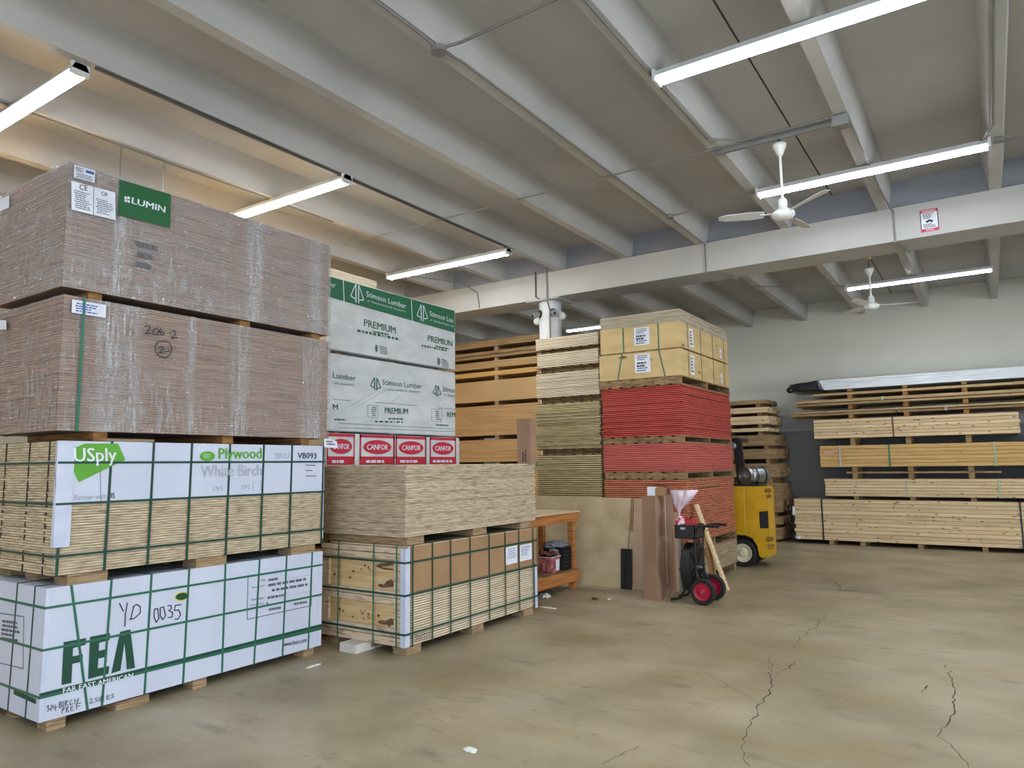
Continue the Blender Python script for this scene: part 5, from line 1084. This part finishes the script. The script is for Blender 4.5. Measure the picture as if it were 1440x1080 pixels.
# ================================================================== BACK LEFT PACKS (behind the forklift)
YQ = 17.9; x0, x1 = -6.75, -4.30
packs = [(.07, .34, 3, m_oldboard, 'two-row grey-brown board pack lowest on the floor', .0), (.42, .60, 2, m_oldboard, 'thin board pack second from the floor', .02), (.71, 1.40, 5, m_oldboard, 'thickest brown board pack, third from the floor', .05), (1.54, 1.87, 3, m_oldboard, 'brown board pack level with the forklift\'s gas tank', .03), (1.98, 2.22, 2, m_oldboard, 'brown board pack just above the gas tank', .0), (2.30, 2.56, 2, m_oldboard, 'brown board pack with pale lower edge, fifth from the top', -.03),
         (2.65, 2.74, 1, m_lumber, 'thin pale board layer, fourth from the top', -.15), (2.83, 3.03, 2, m_lumber, 'pale yellow board pack, third from the top', -.15), (3.11, 3.25, 2, m_lumber, 'pale board pack second from the top', -.15), (3.33, 3.43, 1, m_oldboard, 'topmost dark board layer', -.18)]
def stacked(z0, z1, rows, m, x0, x1, label, cols=6, Y=YQ, D=1.15, name='lumber_pack', group=None, straps=(), stag=.0, th=None):
    t = thing(name, label, 'lumber pack', ((x0+x1)/2, Y+D/2, z0), group); rn = random.Random(int(z0*1000)); h = (z1-z0)/rows
    for r in range(rows):
        a, b = rn.uniform(-stag, stag), rn.uniform(-stag, stag); cuts = [x0+a, x1+b]
        if stag > .05: cuts = [x0+a, x0+a+(x1-x0)*rn.uniform(.3, .45), x0+a+(x1-x0)*rn.uniform(.6, .75), x1+b]
        for ca, cb in zip(cuts, cuts[1:]):
            q = MB(); q.cbox(ca, cb-.004, Y+rn.uniform(-.012, .012)+(rn.uniform(-.03, .05) if stag > .05 else 0), Y+D/cols, z0+r*h, z0+(r+1)*h-(rn.uniform(0, .02) if stag > .05 else 0), .0045); o = q.build('board', m if rn.random() < .8 or stag < .05 else m_oldboard, t, m2=m_boardseam)
    q = MB()
    for r in range(rows):
        for c in range(1, cols): q.cbox(x0+rn.uniform(-stag-.02, stag), x1+rn.uniform(-stag-.01, stag+.02), Y+D*c/cols, Y+D*(c+1)/cols, z0+r*h, z0+(r+1)*h, .006)
    q.build('inner_boards', m, t)
    for x, sm in straps: ystrap(t, (x0, x1, Y-.008, Y+D, z0, z1), x, sm, w=.035)
    return t
prev = 0
for i, (z0, z1, rows, m, lb, dx) in enumerate(packs):
    for x, l in ((x1+dx-.22, 'right'), (x1-1.2, 'middle'), (x0+.3, 'left')):
        q = MB(); q.cbox(x-.05, x+.05, YQ+.02, YQ+1.13, prev, z0, .004); tag(q.build('spacer_block', m_pallet, None, (x, YQ+.5, prev)), l+' spacer under the '+lb.split(',')[0].split(' level ')[0].split(' just ')[0].split(' with ')[0]+', behind the forklift', 'spacer', 'spacers in the brown pile behind the forklift')
    stacked(z0, z1, rows, m, x0, x1+dx, lb+', behind the forklift', 6, stag=.02); prev = z1

# ================================================================== RIGHT LUMBER RACK PILE (long packs against the back wall)
LP = [  # z0 z1 rows x0 material label straps stagger
    (.10, 1.03, 11, -3.97, m_lumber, 'tallest pale spruce pack on the floor at the right, two dark straps', ((-3.36, m_strapk), (.40, m_strapk)), .02),
    (1.11, 1.50, 6, -3.26, m_lumber, 'pale spruce pack second from the floor at the right', ((.08, m_strapl), (-1.60, m_strapl)), .01),
    (1.77, 2.26, 6, -3.33, m_gold, 'golden timber pack with a green strap, third from the floor at the right', ((-1.89, m_strap), (-2.90, m_inkgrey), (.06, m_strapl)), .01),
    (2.43, 2.87, 6, -3.43, m_lumber, 'pale spruce pack with one brown strap, above the golden pack', ((-1.78, m_strapo),), .004),
    (2.97, 3.09, 2, -3.90, m_dull, 'thin uneven board pack just above the brown-strapped pack', ((-.75, m_inkgrey), (-1.68, m_strapk)), .12),
    (3.20, 3.34, 2, -3.78, m_dull, 'thin yellowish board pack, second below the white-wrapped bundle', ((-1.95, m_strapl),), .10),
    (3.43, 3.50, 1, -3.30, m_dull, 'single dark-edged board layer just below the white-wrapped bundle', (), .15)]
prev = 0; XR = 2.6
for i, (z0, z1, rows, x0, m, lb, st, sg_) in enumerate(LP):
    sp = (-3.2, -2.55, -1.42, -.25, 1.0) if i == 0 else (-2.62, -1.50, -.38, .9)
    names = ['leftmost', 'second', 'third', 'fourth', 'fifth']
    if i == 2:   # loose deck with blocks between
        q = MB(); q.cbox(-2.80, .15, YQ+.05, YQ+.2, 1.62, 1.66, .004); tag(q.build('deck_board', m_oldboard, None, (-1.4, YQ+.1, 1.62)), 'weathered board lying on spacers in the gap under the golden timber pack', 'board')
        for k, x in enumerate(sp):
            q = MB(); q.cbox(x-.05, x+.05, YQ+.02, YQ+1.1, 1.50, 1.62, .004); tag(q.build('spacer_block', m_oldboard, None, (x, YQ+.5, 1.50)), names[k]+' spacer from the left, low row in the gap under the golden timber pack', 'spacer', 'spacers between the long lumber packs')
            q = MB(); q.cbox(x-.05, x+.05, YQ+.21, YQ+1.1, 1.62, 1.77, .004); q.cbox(x-.05, x+.05, YQ+.03, YQ+.21, 1.66, 1.77, .004); tag(q.build('spacer_block', m_oldboard, None, (x, YQ+.5, 1.66)), names[k]+' spacer from the left, upper row touching the golden timber pack', 'spacer', 'spacers between the long lumber packs')
    else:
        for k, x in enumerate(sp):
            q = MB(); q.cbox(x-.05, x+.05, YQ+.02, YQ+1.1, prev, z0, .004); tag(q.build('spacer_block', m_amber if i > 3 else m_oldboard, None, (x, YQ+.5, prev)), names[k]+' spacer from the left under the '+lb.split(',')[0].replace(' at the right', ''), 'spacer', 'spacers between the long lumber packs')
    stacked(z0, z1, rows, m, x0, .52 if i == 3 else XR, lb, 8 if i else 9, straps=st, stag=sg_); prev = z1
# extra loose board ends sticking out
for k, x in enumerate((-2.62, -1.50, -.38, .9)):
    q = MB(); q.cbox(x-.05, x+.05, YQ+.02, YQ+1.1, 3.50, 3.56, .004); tag(q.build('spacer_block', m_amber, None, (x, YQ+.5, 3.5)), ('leftmost', 'second', 'third', 'fourth')[k]+' spacer block from the left under the white-wrapped bundle', 'spacer', 'spacers between the long lumber packs')
t = thing('wrapped_bundle', 'long white-wrapped bundle with a black plastic end, topmost of the long packs at the right', 'wrapped bundle', (-1, YQ+.5, 3.56))
q = MB(); xw0 = at(1152, 540, 'Y', YQ).x; ny = 12
def ribbed(q, x0, x1, y0, y1, z0, z1, k=5):
    for i in range(k): q.cbox(x0, x1, y0+random.uniform(0, .01), y1, z0+(z1-z0)*i/k, z0+(z1-z0)*(i+1)/k, .008)
ribbed(q, xw0, XR, YQ, YQ+1.05, 3.565, 3.80, 4); q.build('white_wrap', m_whitelum, t)
q = MB(); xw1 = at(1105, 548, 'Y', YQ).x; q.hexa([(xw1+.06, YQ+.01, 3.585), (xw0+.10, YQ-.012, 3.56), (xw0+.10, YQ+1.06, 3.56), (xw1+.06, YQ+1.04, 3.585), (xw1+.08, YQ+.03, 3.74), (xw0-.02, YQ-.012, 3.81), (xw0-.02, YQ+1.06, 3.81), (xw1+.08, YQ+1.04, 3.74)])
bmesh.ops.subdivide_edges(q.b, edges=q.b.edges, cuts=6, use_grid_fill=True)
for v in q.b.verts: v.co += Vector((noise.noise(v.co*6)*.03, noise.noise(v.co*6+Vector((5, 0, 0)))*.012, noise.noise(v.co*7+Vector((0, 9, 0)))*.02))
q.build('black_end_wrap', m_blackwrap, t, smooth=True)
q = MB(); q.lathe([(.02, 0), (.07, .04), (.08, .1), (.05, .16)], (xw1-.0, YQ+.06, 3.62), (1, 0, 0), 12); q.build('twisted_end', m_blackwrap, t, smooth=True)
# paper tags on the floor pack's end and the golden pack
for (a, b, c, lbm) in (((1115, 722), (1118, 722), (1115, 711), m_paper), ((1122, 758), (1127, 758), (1122, 753), m_paper)):
    pass
for ob in list(bpy.data.objects):
    if ob.name.startswith('lumber_pack') and 'golden timber' in ob.get('label', ''):
        bs = affine(('Y', YQ-.012), (1158.5, 640.5), (1173, 640), (1158.5, 633.5), Vector((0, 0, 0))); panel(ob, 'paper_label', plain('pink_label', (196, 150, 124), .7), bs)
    if ob.name.startswith('lumber_pack') and 'tallest pale' in ob.get('label', ''):
        for a, b, c in (((1114.5, 724), (1118, 724), (1114.5, 712)), ((1121, 758), (1126, 758), (1121, 753))):
            panel(ob, 'paper_tag', m_paper, affine(('Y', YQ-.012), a, b, c, Vector((0, 0, 0))))
def trim(par, ax, lo, hi):
    for c in par.children:
        o_ = c.get('_o')
        if c.type == 'MESH' and o_ is not None:
            for v in c.data.vertices: v.co[ax] = min(max(v.co[ax]+o_[ax], lo), hi)-o_[ax]
trim(card2, 2, 1.1, 2.126); trim(WR[t6.name], 2, 1.90, 2.298); trim(WR[t7.name], 2, 2.33, 3.243); trim(WR[t7.name], 1, 5.6, 8.05); trim(WR[t8.name], 2, 3.29, 4.163); trim(WR[t8.name], 1, 5.6, 8.05); trim(cart1, 1, 2.56, 5.198); trim(cart1, 2, .088, 1.033)
for o in bpy.data.objects:
    if '_o' in o: del o['_o']
